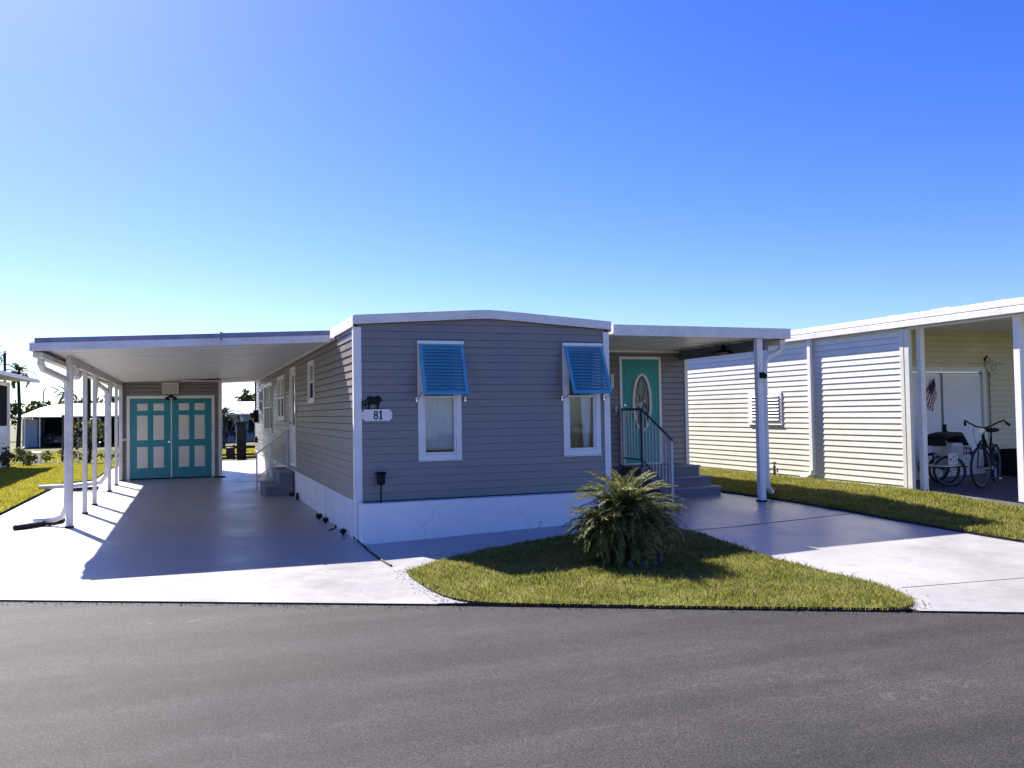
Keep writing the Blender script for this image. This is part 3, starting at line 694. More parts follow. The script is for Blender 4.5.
mb.box(.125, .132, -.045, -.035, 1.721, 1.80); mb.box(.13, .33, -.043, -.037, 1.7205, 1.727); mb.build('bracket', M['black'], an)

# ------------------------------------------------------------------ LEFT CARPORT
cp = thing('carport', 'long white carport on posts along the left side of the grey home', 'carport', (-2, 9, 0))
Y0, Y1 = 1.49, 17.6
def zc(x): return 2.60+(x+3.98)*(.175/3.98)      # ceiling height
mb = MB()
mb.hexa([(-3.96, Y0+.03, zc(-3.96)), (-.095, Y0+.03, zc(-.095)), (-.095, Y1, zc(-.095)), (-3.96, Y1, zc(-3.96)),
         (-3.96, Y0+.03, zc(-3.96)+.075), (-.095, Y0+.03, zc(-.095)+.075), (-.095, Y1, zc(-.095)+.075), (-3.96, Y1, zc(-3.96)+.075)])
mb.build('roof', M['ceiling'], cp)
mb = MB(); y = Y0+.33
while y < Y1:
    mb.hexa([(-3.9, y, zc(-3.9)-.009), (-.1, y, zc(-.1)-.009), (-.1, y+.028, zc(-.1)-.009), (-3.9, y+.028, zc(-3.9)-.009),
             (-3.9, y-.006, zc(-3.9)-.001), (-.1, y-.006, zc(-.1)-.001), (-.1, y+.034, zc(-.1)-.001), (-3.9, y+.034, zc(-3.9)-.001)]); y += .406
mb.build('ceiling_rib', M['ceiling'], cp)
def slab(mb, xa, xb, ya, yb, da, db):
    mb.hexa([(xa, ya, zc(xa)+da), (xb, ya, zc(xb)+da), (xb, yb, zc(xb)+da), (xa, yb, zc(xa)+da), (xa, ya, zc(xa)+db), (xb, ya, zc(xb)+db), (xb, yb, zc(xb)+db), (xa, yb, zc(xa)+db)])
mb = MB(); slab(mb, -3.99, -.10, Y0-.015, Y0+.028, -.05, .055); slab(mb, -3.99, -3.962, Y0+.03, Y1, -.05, .075); slab(mb, -.094, -.02, Y0+.03, Y1, -.02, .02)
mb.build('fascia', M['white_old'], cp, bevel=.004)
mb = MB(); slab(mb, -3.93, -1.62, Y0-.012, Y0+.10, .058, .118); slab(mb, -1.60, -.10, Y0-.010, Y0+.10, .058, .124); slab(mb, -1.63, -1.60, Y0-.02, Y0+.05, .02, .14)
mb.build('roof_edge', M['blue_edge'], cp)
# gutter along the low edge and beam on the posts
mb = MB(); mb.box(-3.98, -3.88, Y0+.25, Y1, 2.485, 2.493); mb.box(-3.988, -3.98, Y0+.25, Y1, 2.485, 2.548); mb.box(-3.88, -3.872, Y0+.25, Y1, 2.485, 2.548); mb.box(-3.988, -3.872, Y0+.24, Y0+.25, 2.485, 2.548)
mb.build('gutter', M['white_old'], cp)
bmz = zc(-3.75)-.004
MB().box(-3.79, -3.72, 3.35, 13.79, bmz-.12, bmz).build('beam', M['white_old'], cp, bevel=.003)
px = -3.755
for i, y in enumerate((3.5, 5.5, 7.1, 10.3, 12.15, 13.68)):
    hw = .045 if i == 0 else .036
    mb = MB(); mb.box(px-hw, px+hw, y-hw, y+hw, 0, bmz-.12)
    for s_ in (-1, 1): mb.box(px+s_*hw*.45-.006, px+s_*hw*.45+.006, y-hw-.005, y-hw, .05, bmz-.14)
    p = mb.build('post', M['white_old'], cp, bevel=.004)
    mb = MB(); mb.box(px-hw-.012, px+hw+.012, y-hw-.012, y+hw+.012, 0, .022); mb.build('post_foot', M['black'], p)
# flared brackets on two posts
for y, dy in ((7.1, .55), (10.3, .6)):
    mb = MB(); mb.hexa([(px-.02, y+.02, 1.78), (px+.02, y+.02, 1.78), (px+.02, y+.07, 1.78), (px-.02, y+.07, 1.78), (px-.02, y+dy-.05, bmz-.12), (px+.02, y+dy-.05, bmz-.12), (px+.02, y+dy+.05, bmz-.12), (px-.02, y+dy+.05, bmz-.12)])
    mb.build('brace', M['white_old'], cp, bevel=.003)
def pipe(mb, pts, w=.035, d=.03):
    """rectangular downspout with bends"""
    mb.tube(pts, w*1.2, 4)
mb = MB(); mb.tube([(-3.93, 2.05, 2.50), (-3.94, 2.05, 2.42), (-3.93, 2.2, 2.35), (-3.82, 3.35, 2.27), (-3.80, 3.5, 2.22), (-3.80, 3.60, 2.1), (-3.80, 3.60, .5), (-3.81, 3.61, .30), (-3.87, 3.66, .16), (-4.02, 3.80, .10), (-4.3, 4.0, .075)], .046, 10)
mb.tube([(-3.80, 3.60, 1.0), (-3.80, 3.60, 1.04)], .051, 10); mb.build('downspout', M['white_old'], cp)
mb = MB(); mb.tube([(-3.93, 9.3, 2.50), (-3.93, 9.35, 2.42), (-3.82, 10.2, 2.3), (-3.815, 10.36, 2.2), (-3.815, 10.4, .55), (-3.84, 10.42, .35), (-3.95, 10.5, .2), (-4.5, 10.9, .12), (-5.3, 11.2, .09)], .05, 10); mb.build('downspout', M['white_old'], cp)
mb = MB(); mb.tube([(-3.79, 4.2, 2.42), (-3.79, 4.6, 2.38)], .09, 10); mb.build('junction_box', M['white_old'], cp, bevel=.01)
for pts, nm, lb in (([(-4.50, 3.50, .035), (-4.35, 3.62, .04), (-4.05, 4.0, .045), (-3.93, 4.3, .04)], 'drain_pipe', 'black corrugated drain pipe on the concrete by the nearest carport post'),
                ([(-4.55, 10.55, .05), (-4.3, 10.75, .05), (-4.0, 10.85, .045)], 'drain_pipe', 'short black drain pipe by the second downspout at the lawn edge')):
    mb = MB(); rr = []; pp = []
    for a, b in zip(pts[:-1], pts[1:]):
        for k in range(8):
            pp.append(V(a).lerp(V(b), k/8)); rr.append(.045 if k % 2 else .038)
    mb.tube(pp, rr, 12); o = mb.build(nm, M['rubber'], None, smooth=True); tag(o, lb, 'drain pipe', 'black drain pipes')
# small things along the skirting
for i, (x, y, nm, sc) in enumerate(((-.10, 6.87, 'box', .6), (-.06, 6.12, 'stub', .6), (-.11, 2.72, 'box', .65), (-.09, 2.15, 'ball', .7), (-.10, 1.25, 'clip', .6), (-.06, .72, 'ball', .7))):
    lab = ['small black ground light by the side steps', 'black stub standing by the skirting near the side steps', 'black box light midway along the white skirting', 'round black ground light next to the midway box light', 'bent black stake lying by the skirting near the front corner', 'black ground light at the front corner of the skirting'][i]
    mb = MB()
    if nm == 'box': mb.box(x-.07*sc, x+.07*sc, y-.05*sc, y+.05*sc, .02, .02+.10*sc); mb.box(x-.02, x+.02, y-.02, y+.02, 0, .03)
    elif nm == 'ball': mb.lathe((x, y, .0), [(a_*sc, b_*sc) for a_, b_ in [(.02, 0), (.025, .03), (.06, .05), (.07, .08), (.055, .115), (.02, .13)]], 12)
    elif nm == 'stub': mb.lathe((x, y, 0), [(.03, 0), (.035, .06), (.02, .10), (.03, .14)], 10)
    else: mb.tube([(x-.09, y-.08, .02), (x, y, .03), (x+.04, y+.06, .045), (x+.02, y+.09, .07)], .011, 6)
    tag(mb.build('ground_light', M['black']), lab, 'ground light', 'black ground lights along the skirting')
tag(MB().tube([(.0, .25, .03), (.02, -.2, .01), (-.01, -.9, .01), (0, -1.6, .01), (.02, -1.95, .012)], .012, 6).build('cable', M['rubber']), 'black cable lying in the slab joint at the front corner', 'cable')

# ------------------------------------------------------------------ SHED
sh = thing('storage_shed', 'grey sided storage room with teal double doors at the end of the carport', 'shed', (-2.5, 15, 0))
SF = Frame((-3.79, 13.82, 0), (1, 0, 0), (0, -1, 0)); SX = 2.54
da0, da1 = .17, 2.37
siding(SF, 0, SX, .02, 2.66, [(da0, da1, .02, 2.22)], groove=.02).build('wall', M['siding'], sh, recalc=False)
siding(Frame((-3.79, 13.82, 0), (0, 1, 0), (-1, 0, 0)), 0, 3.4, .02, 2.60).build('wall', M['siding'], sh)
siding(Frame((-3.79+SX, 13.82, 0), (0, 1, 0), (1, 0, 0)), 0, 3.4, .02, 2.68).build('wall', M['siding'], sh)
siding(Frame((-3.79, 17.22, 0), (1, 0, 0), (0, 1, 0)), 0, SX, .02, 2.60).build('wall', M['siding'], sh)
mb = MB(); mb.fbox(SF, SX-.06, SX+.03, 0, 2.66, .0, .05); mb.build('corner_trim', M['white'], sh, bevel=.004)
mb = MB(); mb.fbox(SF, -.03, .05, 0, 2.6, .0, .04); mb.build('corner_trim', M['white_old'], sh, bevel=.004)
mb = MB(); mb.fbox(SF, .05, SX-.06, 2.63, 2.665, .0, .03); mb.build('ceiling_trim', M['white'], sh)
mb = MB(); mb.fbox(SF, da0-.01, da1+.01, 2.17, 2.25, -.06, .03); mb.fbox(SF, da0-.01, da0+.07, .0, 2.17, -.06, .03); mb.fbox(SF, da1-.07, da1+.01, .0, 2.17, -.06, .03)
dd = mb.build('double_door', M['white'], sh, bevel=.004)
cw = (da0+da1)/2
mb = MB(); mb.fbox(SF, cw-.014, cw+.014, .02, 2.165, -.02, .012); mb.build('astragal', M['white'], dd)
for a0, a1 in ((da0+.075, cw-.016), (cw+.016, da1-.075)):
    MB().fbox(SF, a0, a1, .03, 2.165, -.04, -.005).build('door_leaf', M['teal'], dd, bevel=.003)
    w_ = a1-a0; h_ = 2.135; mb = MB()
    for c0, c1 in ((.17, .43), (.57, .83)):
        for t0, t1 in ((.06, .15), (.21, .52), (.605, .87)):
            mb.fbox(SF, a0+w_*c0, a0+w_*c1, 2.165-h_*t1, 2.165-h_*t0, -.006, .004)
    mb.build('door_panel', M['panel'], dd, bevel=.006)
mb = MB(); mb.tube([SF.P(cw-.06, 1.0, .0), SF.P(cw-.06, 1.0, .05)], .012, 8); mb.tube([SF.P(cw-.06, 1.0, .05), SF.P(cw-.06, 1.0, .075)], .03, 10); mb.build('handle', M['chrome'], dd)
for b in (.35, 1.1, 1.9):
    for a in (da0+.072, da1-.078): MB().tube([SF.P(a, b-.05, .008), SF.P(a, b+.05, .008)], .009, 6).build('hinge', M['chrome'], dd)
mb = MB(); mb.ring(SF, 1.04, 1.46, 2.29, 2.60, .03, .01, .10); vt = mb.build('vent', M['milkyplastic'], sh, bevel=.004)
mb = MB()
for k in range(9): mb.fbox(SF, 1.07, 1.43, 2.325+k*.028, 2.345+k*.028, .02, .075)
mb.build('grille', M['panel'], vt)
mb = MB(); mb.fbox(SF, 1.20, 1.33, 2.19, 2.25, .03, .07)
for s_ in (-1, 1): mb.tube([SF.P(1.265, 2.22, .08), SF.P(1.265+s_*.07, 2.19, .13)], .014, 6); mb.lathe(SF.P(1.265+s_*.10, 2.13, .15), [(.05, 0), (.055, .03), (.035, .07), (.015, .085)], 10)
mb.build('flood_lamp', M['black'], sh)
mb = MB(); mb.fbox(SF, .05, .16, 1.05, 1.12, .015, .05); mb.build('outlet_box', M['milkyplastic'], sh, bevel=.005)
mb = MB(); mb.box(-1.45, -1.15, 13.55, 13.75, .0, .03); tag(mb.build('door_mat', M['rubber']), 'small black mat by the right corner of the shed', 'mat')

# ------------------------------------------------------------------ SIDE STEPS (left)
ss = thing('side_steps', 'two grey steps with white rail below the side door', 'steps', (-.3, 8, 0))
mb = MB(); mb.box(-.30, -.022, 7.2, 8.75, 0, .455); s1 = mb.build('step', M['step'], ss, bevel=.006)
MB().box(-.32, -.022, 7.17, 8.78, .455, .50).build('tread', M['steptop'], s1, bevel=.006)
mb = MB(); mb.box(-.58, -.301, 7.2, 8.75, 0, .17); s2 = mb.build('step', M['step'], ss, bevel=.006)
MB().box(-.60, -.322, 7.17, 8.78, .17, .21).build('tread', M['steptop'], s2, bevel=.006)
mb = MB()
for y in (8.85,):
    mb.tube([(-.06, y-.9, .5), (-.06, y-.9, 1.32)], .018, 8)
    mb.tube([(-.64, y, 0), (-.64, y, .80)], .018, 8)
    mb.tube([(-.02, y-.9, 1.34), (-.08, y-.88, 1.33), (-.64, y, .82), (-.70, y, .76)], .018, 8)
    mb.tube([(-.06, y-.85, .78), (-.64, y, .28)], .014, 8)
    mb.tube([(-.35, y-.45, .21), (-.35, y-.45, 1.08)], .012, 8)
mb.build('handrail', M['rail_white'], ss)

# ------------------------------------------------------------------ RIGHT CARPORT
rc = thing('carport', 'short white porch roof with one post covering the teal front door', 'carport', (5.2, .1, 0))
MB().box(W+.10, 6.86, -.005, 10.9, 2.765, 2.89).build('roof', M['ceiling'], rc)
mb = MB(); mb.box(W+.097, 6.90, -.045, -.007, 2.752, 2.915); mb.box(6.862, 6.90, -.006, 10.9, 2.752, 2.90); mb.build('fascia', M['white_old'], rc, bevel=.004)
mb = MB(); y = .3
while y < 2.6: mb.box(W+.1, 6.85, y, y+.025, 2.756, 2.763); y += .406
mb.build('ceiling_rib', M['ceiling'], rc)
MB().box(6.52, 6.60, .14, 2.66, 2.58, 2.752).build('beam', M['step'], rc, bevel=.003)  # grey colour stands in for shade on the beam's inner face
zg = H(6.33, .08)
mb = MB(); mb.box(6.31, 6.415, .03, .12, zg-.02, 2.752); mb.box(6.34, 6.385, .022, .031, zg+.05, 2.7)
p = mb.build('post', M['white'], rc, bevel=.005)
MB().box(6.295, 6.43, .012, .135, zg-.02, zg+.025).build('post_foot', M['black'], p)
mb = MB(); mb.box(6.80, 6.89, .10, 10.9, 2.67, 2.68); mb.box(6.885, 6.895, .10, 10.9, 2.68, 2.75); mb.box(6.80, 6.808, .10, 10.9, 2.68, 2.75); mb.box(6.80, 6.895, .09, .10, 2.67, 2.75); mb.build('gutter', M['white_old'], rc)
mb = MB(); mb.tube([(6.85, .15, 2.69), (6.85, .15, 2.62), (6.80, .14, 2.56), (6.56, .10, 2.48), (6.49, .08, 2.38), (6.475, .08, 2.2), (6.475, .08, .55), (6.50, .10, .42), (6.64, .22, .33), (6.8, .4, .30)], .042, 10); mb.build('downspout', M['white_old'], rc)
mb = MB(); mb.tube([(6.37, .0, 2.18), (6.37, -.07, 2.16)], .045, 10); mb.box(6.335, 6.405, -.02, .021, 2.13, 2.22); mb.build('security_camera', M['black'], rc)
mb = MB(); mb.lathe((6.45, 1.15, 2.56), [(.03, .19), (.035, .10), (.14, .08), (.15, .05), (.05, .03)][::-1], 12)
for k in range(5):
    a = k*2*math.pi/5; mb.tube([(6.45, 1.15, 2.63), (6.45+.2*math.cos(a), 1.15+.2*math.sin(a), 2.60)], [.03, .012], 6)
mb.build('ceiling_lamp', M['black'], rc)
tag(MB().tube([(6.8, .4, .29), (6.95, .6, .28), (7.15, .75, .28)], .05, 10).build('splash_pipe', M['rubber']), 'black drain pipe lying in the grass behind the porch post', 'drain pipe')

# front steps
fs = thing('front_steps', 'three grey steps rising to the green teal front door', 'steps', (5.9, 1.9, .17))
lv = [(1.92, 2.695, .635), (1.56, 1.918, .47), (1.27, 1.558, .315)]
for i, (ya, yb, z) in enumerate(lv):
    mb = MB(); mb.box(5.26, 6.42, ya, yb, .1, z); s_ = mb.build('step', M['step'], fs, bevel=.005)
    mb = MB(); mb.box(5.24, 6.44, ya-.025, yb-.027 if i else yb, z, z+.035); mb.build('tread', M['steptop'], s_, bevel=.006)
rl_ = thing('stair_railing', 'white baluster railing with dark handrail beside the front steps', 'railing', (5.3, 1.8, .2))
X = 5.30; yA, yB, yC = 2.62, 1.95, .98; zA, zC = 1.66, 1.16
def zrail(y): return zA if y >= yB else zA+(zC-zA)*(yB-y)/(yB-yC)
for y, m_, z0 in ((yA, 'rail_white', .67), (yB, 'rail_dark', .67), (yC, 'rail_white', H(X, yC))):
    MB().box(X-.02, X+.02, y-.02, y+.02, z0, zrail(y)+.0).build('post', M[m_], rl_, bevel=.003)
mb = MB(); mb.tube([(X, yA+.06, zA+.015), (X, yB, zA+.015), (X, yC-.04, zC+.0)], .022, 6); mb.build('handrail', M['rail_dark'], rl_)
mb = MB(); mb.tube([(X, yA, .80), (X, yB, .80), (X, yC, .33)], .014, 6); mb.build('bottom_rail', M['rail_dark'], rl_)
def zlow(y): return .80 if y >= yB else .80+(.33-.80)*(yB-y)/(yB-yC)
y = yA-.09
while y > yC+.05:
    if abs(y-yB) > .04: MB().box(X-.008, X+.008, y-.008, y+.008, zlow(y), zrail(y)).build('baluster', M['rail_white'], rl_)
    y -= .105
# second railing side bars at the left front of the landing

# ------------------------------------------------------------------ CREAM NEIGHBOUR
nb = thing('mobile_home', 'cream sided home on the right with long white roof edge', 'mobile home', (9, 3, .27))
NX = 8.9; ZG = .26
NW = Frame((NX, 0, 0), (0, 1, 0), (-1, 0, 0))
siding(NW, -.28, 12, ZG, 3.0, [(2.76, 3.83, 1.34, 1.98)]).build('wall', M['cream'], nb, recalc=False)
mb = MB(); mb.box(NX-.025, NX+.09, -.36, -.28, ZG-.02, 2.93); mb.build('corner_trim', M['cream'], nb, bevel=.004)
mb = MB(); mb.box(NX-.02, NX+.05, -.46, -.365, ZG-.02, 2.92); mb.build('corner_trim', M['cream'], nb)
# roof
MB().box(NX-.10, 14.8, -3.3, 12.2, 2.99, 3.10).build('roof', M['ceiling'], nb)
mb = MB(); mb.box(NX-.135, NX-.102, -3.3, 12.2, 2.935, 3.03); mb.box(NX-.10, NX-.02, -3.3, 12.2, 2.94, 2.95); mb.build('gutter', M['white_old'], nb, bevel=.004)
mb = MB(); mb.box(NX-.115, NX-.05, -3.3, 12.2, 3.045, 3.14); mb.build('fascia', M['white_old'], nb, bevel=.006)
MB().box(NX-.118, NX-.101, -3.3, 12.2, 3.031, 3.044).build('roof_gap_shade', M['step'], nb)  # solid dark strip painting the shade between gutter and fascia
mb = MB()
y = -3.2
while y < 12: 
    L = random.uniform(.1, .5); mb.box(NX-.112, NX-.06, y, y+L, 3.141, 3.141+random.uniform(.006, .02)); y += L+random.uniform(.1, .8)
mb.build('roof_coating', M['white_old'], nb)
MB().box(NX, NX+.06, -3.25, -.47, 2.90, 2.985).build('beam', M['white'], nb)
def dspout(y):
    mb = MB(); mb.box(NX-.085, NX-.02, y-.045, y+.045, ZG+.22, 2.95); mb.tube([(NX-.052, y, ZG+.24), (NX-.055, y+.02, ZG+.16), (NX-.07, y+.12, ZG+.10), (NX-.10, y+.26, ZG+.085)], .045, 8)
    o = mb.build('downspout', M['white'], nb, bevel=.006)
    MB().tube([(NX-.10, y+.261, ZG+.085), (NX-.102, y+.268, ZG+.085)], .033, 8).build('outlet', M['black'], o)
dspout(1.86)
wl = window(nb, NW, 2.76, 3.83, 1.34, 1.98, .06, hung=False)
mb = MB()
for k in range(8):
    z = 1.42+k*.066
    mb.hexa([(NX-.055, 2.83, z-.0), (NX-.055, 3.76, z), (NX-.02, 3.76, z+.05), (NX-.02, 2.83, z+.05), (NX-.051, 2.83, z-.003), (NX-.051, 3.76, z-.003), (NX-.016, 3.76, z+.047), (NX-.016, 2.83, z+.047)])
mb.build('jalousie', M['panel'], wl)
mb = MB(); mb.box(NX+.02, NX+.03, 2.7, 3.9, 1.3, 2.0); mb.build('window_screen', M['dark'], wl)
# back wall of their carport
KW = Frame((NX, .62, 0), (1, 0, 0), (0, -1, 0))
q0, q1 = 1.02, 2.86
siding(KW, .03, 5.6, .30, 3.0, [(q0, q1, .30, 2.33)]).build('wall', M['yellow'], nb, recalc=False)
mb = MB(); mb.fbox(KW, q0-.02, q1+.02, 2.27, 2.36, -.05, .03); mb.fbox(KW, q0-.02, q0+.05, .30, 2.27, -.05, .03); mb.fbox(KW, q1-.05, q1+.03, .30, 2.27, -.05, .03)
d_ = mb.build('double_door', M['panel'], nb, bevel=.004)
mid = (q0+q1)/2-.10
for a0, a1 in ((q0+.07, mid-.03), (mid+.03, q1-.07)):
    mb = MB(); mb.fbox(KW, a0, a1, .31, 1.22, -.03, -.005); mb.fbox(KW, a0, a1, 1.235, 2.23, -.03, -.005); mb.fbox(KW, a0+.01, a1-.01, 1.2, 1.25, -.03, -.012); mb.build('door_leaf', M['skirt'], d_, bevel=.004)
mb = MB(); mb.fbox(KW, mid-.022, mid+.022, .31, 2.25, -.045, -.02); mb.fbox(KW, q0+.06, q1-.06, 2.235, 2.26, -.045, -.01); mb.build('door_gap', M['step'], d_)
mb = MB(); mb.fbox(KW, mid+.0, mid+.06, 1.12, 1.20, .0, .05); mb.fbox(KW, mid+.0, mid+.045, 1.2, 1.32, .0, .03); mb.build('handle', M['black'], d_)
for (x, y, hw, m_) in ((9.07, -.52, .045, 'white'), (8.99, -2.35, .05, 'white')):
    zz = .28; mb = MB(); mb.box(x-hw, x+hw, y-hw, y+hw, zz, 2.985); mb.box(x-.01, x+.01, y-hw-.006, y-hw, zz+.05, 2.9); mb.build('post', M[m_], nb, bevel=.006)
fl = thing('flag', 'small striped flag with navy corner hanging on the white double doors', 'flag', (10.4, .58, 1.9))
def flagpt(u, v):  # u along stripes, v across; hangs from its top corner
    return (1.00+.62+u*-.34+v*.06+.02*math.sin(v*9), 2.16-u*.38-v*.34-.06*u)
fa = [(1.62, 2.16), (1.34, 1.80), (1.55, 1.55), (1.68, 1.88)]
def bil(s, t): 
    A, B, C, D = map(V, fa); return tuple((A*(1-t)+D*t)*(1-s)+(B*(1-t)+C*t)*s) if False else tuple((A*(1-s)+B*s)*(1-t)+(D*(1-s)+C*s)*t)
mb = MB(); mw = MB()
for k in range(9):
    t0, t1 = k/9, (k+1)/9
    for j in range(6):
        s0, s1 = j/6, (j+1)/6
        if t1 < .5 and s1 < .55: continue
        c = .03+.012*math.sin(j*1.6)
        (mb if k % 2 == 0 else mw).prism(KW, [bil(s0, t0), bil(s1, t0), bil(s1, t1), bil(s0, t1)], c, c+.003)
mb.build('red_stripes', M['flagred'], fl); mw.build('white_stripes', M['flagwhite'], fl)
mb = MB(); mb.prism(KW, [bil(0, 0), bil(.5, 0), bil(.5, .44), bil(0, .44)], .034, .037); mb.build('canton', M['navy'], fl)
hc = thing('hose_coil', 'coiled pale cable hung on the cream wall right of the double doors', 'cable', (11.7, .57, 2.3))
mb = MB()
for k in range(3): 
    pts = [KW.P(2.98+.03*k+.10*math.cos(t*.52), 2.42-.05*k+.13*math.sin(t*.52), .04+.015*k) for t in range(12)]; mb.tube(pts, .012, 6, closed=True)
mb.tube([KW.P(3.1, 2.48, .04), KW.P(3.35, 2.40, .04)], .008, 5); mb.build('coil', M['milkyplastic'], hc)
mb = MB(); mb.tube([KW.P(2.92, 2.42, .03), KW.P(2.88, 2.52, .03), KW.P(2.93, 2.56, .03)], .018, 6); mb.build('hook', M['black'], hc)
mb = MB(); mb.tube([KW.P(2.97, 2.3, .025), KW.P(2.975, .9, .025)], .008, 5)
for k in range(9): mb.tube([KW.P(2.975, 2.2-k*.14, .028), KW.P(2.975, 2.17-k*.14, .028)], .014, 5)
mb.build('hanging_cord', M['step'], hc)
sp = thing('garden_tap', 'brown garden tap on a short pipe at the foot of the cream wall', 'tap', (8.78, 2.9, .28))
mb = MB(); mb.tube([(8.78, 2.9, .25), (8.78, 2.9, .52)], .028, 8); mb.tube([(8.78, 2.8, .46), (8.78, 3.02, .45)], .022, 8); mb.tube([(8.78, 2.9, .52), (8.78, 2.9, .58)], .014, 6); mb.build('pipe', M['wood'], sp)
mb = MB(); mb.tube([(8.78, 2.86, .58), (8.78, 2.94, .58)], .02, 8); mb.tube([(8.77, 3.02, .46), (8.75, 3.05, .36), (8.76, 3.0, .30)], .015, 6); mb.tube([(8.77, 2.8, .46), (8.75, 2.77, .40)], .018, 6); mb.build('valve', M['wood'], sp)

# ------------------------------------------------------------------ CYCLES
def wheel(parent, c, r, ax, name='wheel', w=.022, spokes=18):
    c = V(c); ax = V(ax).normalized(); a = ax.cross(V((0, 0, 1))).normalized(); b = V((0, 0, 1))
    pt = lambda rr, t: c+a*rr*math.cos(t)+b*rr*math.sin(t)
    T = [2*math.pi*k/32 for k in range(32)]
    tyre = MB().tube([pt(r-w, t) for t in T], w, 8, closed=True).build(name, M['rubber'], parent, smooth=True)
    MB().tube([pt(r-2.2*w, t) for t in T], .009, 6, closed=True).build('rim', M['step'], tyre, smooth=True)
    mb = MB()
    for k in range(spokes):
        t = 2*math.pi*k/spokes; mb.tube([c+ax*(.02 if k % 2 else -.02), pt(r-2.2*w, t)], .0018, 3)
    mb.tube([c-ax*.05, c+ax*.05], .016, 8); mb.build('spokes', M['step'], tyre)
    return tyre
G = H(10, -.9)+.035
bk = thing('bicycle', 'black cruiser bicycle with wide handlebar parked in the right carport', 'bicycle', (10.3, -.8, G))
A = V((9.92, -.85, G)); d = V((.88, .48, 0)).normalized(); up = V((0, 0, 1)); sd = V((-d.y, d.x, 0))
def Q(f, z, s=0): return A+d*f+up*z+sd*s
st = V((-.10, -.9, 0)).normalized()                      # front wheel is turned a little
wheel(bk, Q(0, .34), .34, V((-d.y, d.x, 0))*.95+d*.22)
wheel(bk, Q(1.08, .34), .34, sd)
mb = MB(); mb.tube([Q(.24, .86), Q(.20, .74)], .024, 8); mb.tube([Q(.21, .76), Q(.45, .42), Q(.62, .29)], .021, 8); mb.tube([Q(.23, .83), Q(.5, .66), Q(.72, .58)], .017, 8)
mb.tube([Q(.62, .29), Q(.78, .80)], .018, 8)
for s_ in (-.05, .05): mb.tube([Q(.62, .29, s_*.5), Q(1.08, .34, s_)], .010, 6); mb.tube([Q(.75, .70, s_*.4), Q(1.08, .34, s_)], .009, 6)
mb.build('frame', M['black'], bk, smooth=True)
mb = MB()
for s_ in (-.05, .05): mb.tube([Q(.205, .76, s_*.7), Q(.15, .70, s_), Q(.0, .34, s_)], [.014, .014, .009], 7)
mb.build('fork', M['black'], bk, smooth=True)
mb = MB(); mb.tube([Q(-.36+.36*1+.365*math.cos(R(a)), .34+.375*math.sin(R(a))) for a in range(-5, 125, 10)], .022, 6); mb.build('mudguard', M['black'], bk, smooth=True)
mb = MB(); mb.tube([Q(.25, .88), Q(.27, .98)], .014, 8)
mb.tube([Q(.42, 1.04, .31), Q(.34, 1.09, .29), Q(.24, 1.06, .22), Q(.25, .99, .10), Q(.26, .97, 0), Q(.25, .99, -.10), Q(.24, 1.06, -.22), Q(.34, 1.09, -.29), Q(.42, 1.04, -.31)], .013, 8)
hb = mb.build('handlebar', M['black'], bk, smooth=True)
for s_ in (-1, 1): mb = MB(); mb.tube([Q(.40, 1.05, .305*s_), Q(.52, 1.01, .33*s_)], .021, 8); mb.build('grip', M['rubber'], hb)
mb = MB(); mb.tube([Q(.20, .93), Q(.13, .93)], .042, 10); mb.build('headlight', M['chrome'], bk)
mb = MB(); mb.tube([Q(.78, .80), Q(.80, .88)], .013, 8); mb.lathe(Q(.84, .88), [(.04, 0), (.11, .02), (.12, .05), (.07, .075)], 12); mb.build('saddle', M['rubber'], bk)
mb = MB(); mb.tube([Q(.62, .29, -.07), Q(.62, .29, .07)], .05, 12); mb.tube([Q(.62, .29, -.08), Q(.55, .14, -.09)], .011, 6); mb.tube([Q(.62, .29, .08), Q(.69, .44, .09)], .011, 6); mb.box(*[v for p in zip(Q(.50, .12, -.16), Q(.60, .15, -.08)) for v in sorted(p)]); mb.build('crank', M['chrome'], bk)
for s_ in (-.1, .1):
    MB().tube([Q(.16, 1.02, s_), Q(.08, .90, s_*1.2), Q(.14, .62, s_*.6)], .004, 4).build('cable', M['black'], bk)
tr = thing('tricycle', 'dark tricycle with white wire basket and black seat parked left of the bicycle', 'tricycle', (9.8, -.4, G))
u = V((1, .12, 0)).normalized(); T0 = V((9.72, -.42, G)); vv = V((-u.y, u.x, 0))
def T(a, f, z): return T0+u*a+vv*f+up*z
wheel(tr, T(0, 0, .26), .26, u*-.62+vv*-.78, w=.02); wheel(tr, T(.30, .32, .26), .26, u*-.62+vv*-.78, w=.02); wheel(tr, T(.62, .75, .26), .26, u*.8+vv*.3, w=.02)
mb = MB()
def tb(a0, a1, f0, f1, z0, z1): mb.hexa([T(a0, f0, z0), T(a1, f0, z0), T(a1, f1, z0), T(a0, f1, z0), T(a0, f0, z1), T(a1, f0, z1), T(a1, f1, z1), T(a0, f1, z1)])
tb(-.2, .55, -.08, .42, .34, .36); mb.build('deck', M['panel'], tr)
mb = MB(); tb(-.18, .5, .0, .03, .31, .34); mb.tube([T(0, 0, .26), T(.1, .1, .34)], .015, 6); mb.tube([T(.3, .32, .26), T(.62, .75, .28), T(.62, .75, .5)], .018, 6); mb.build('frame', M['black'], tr)
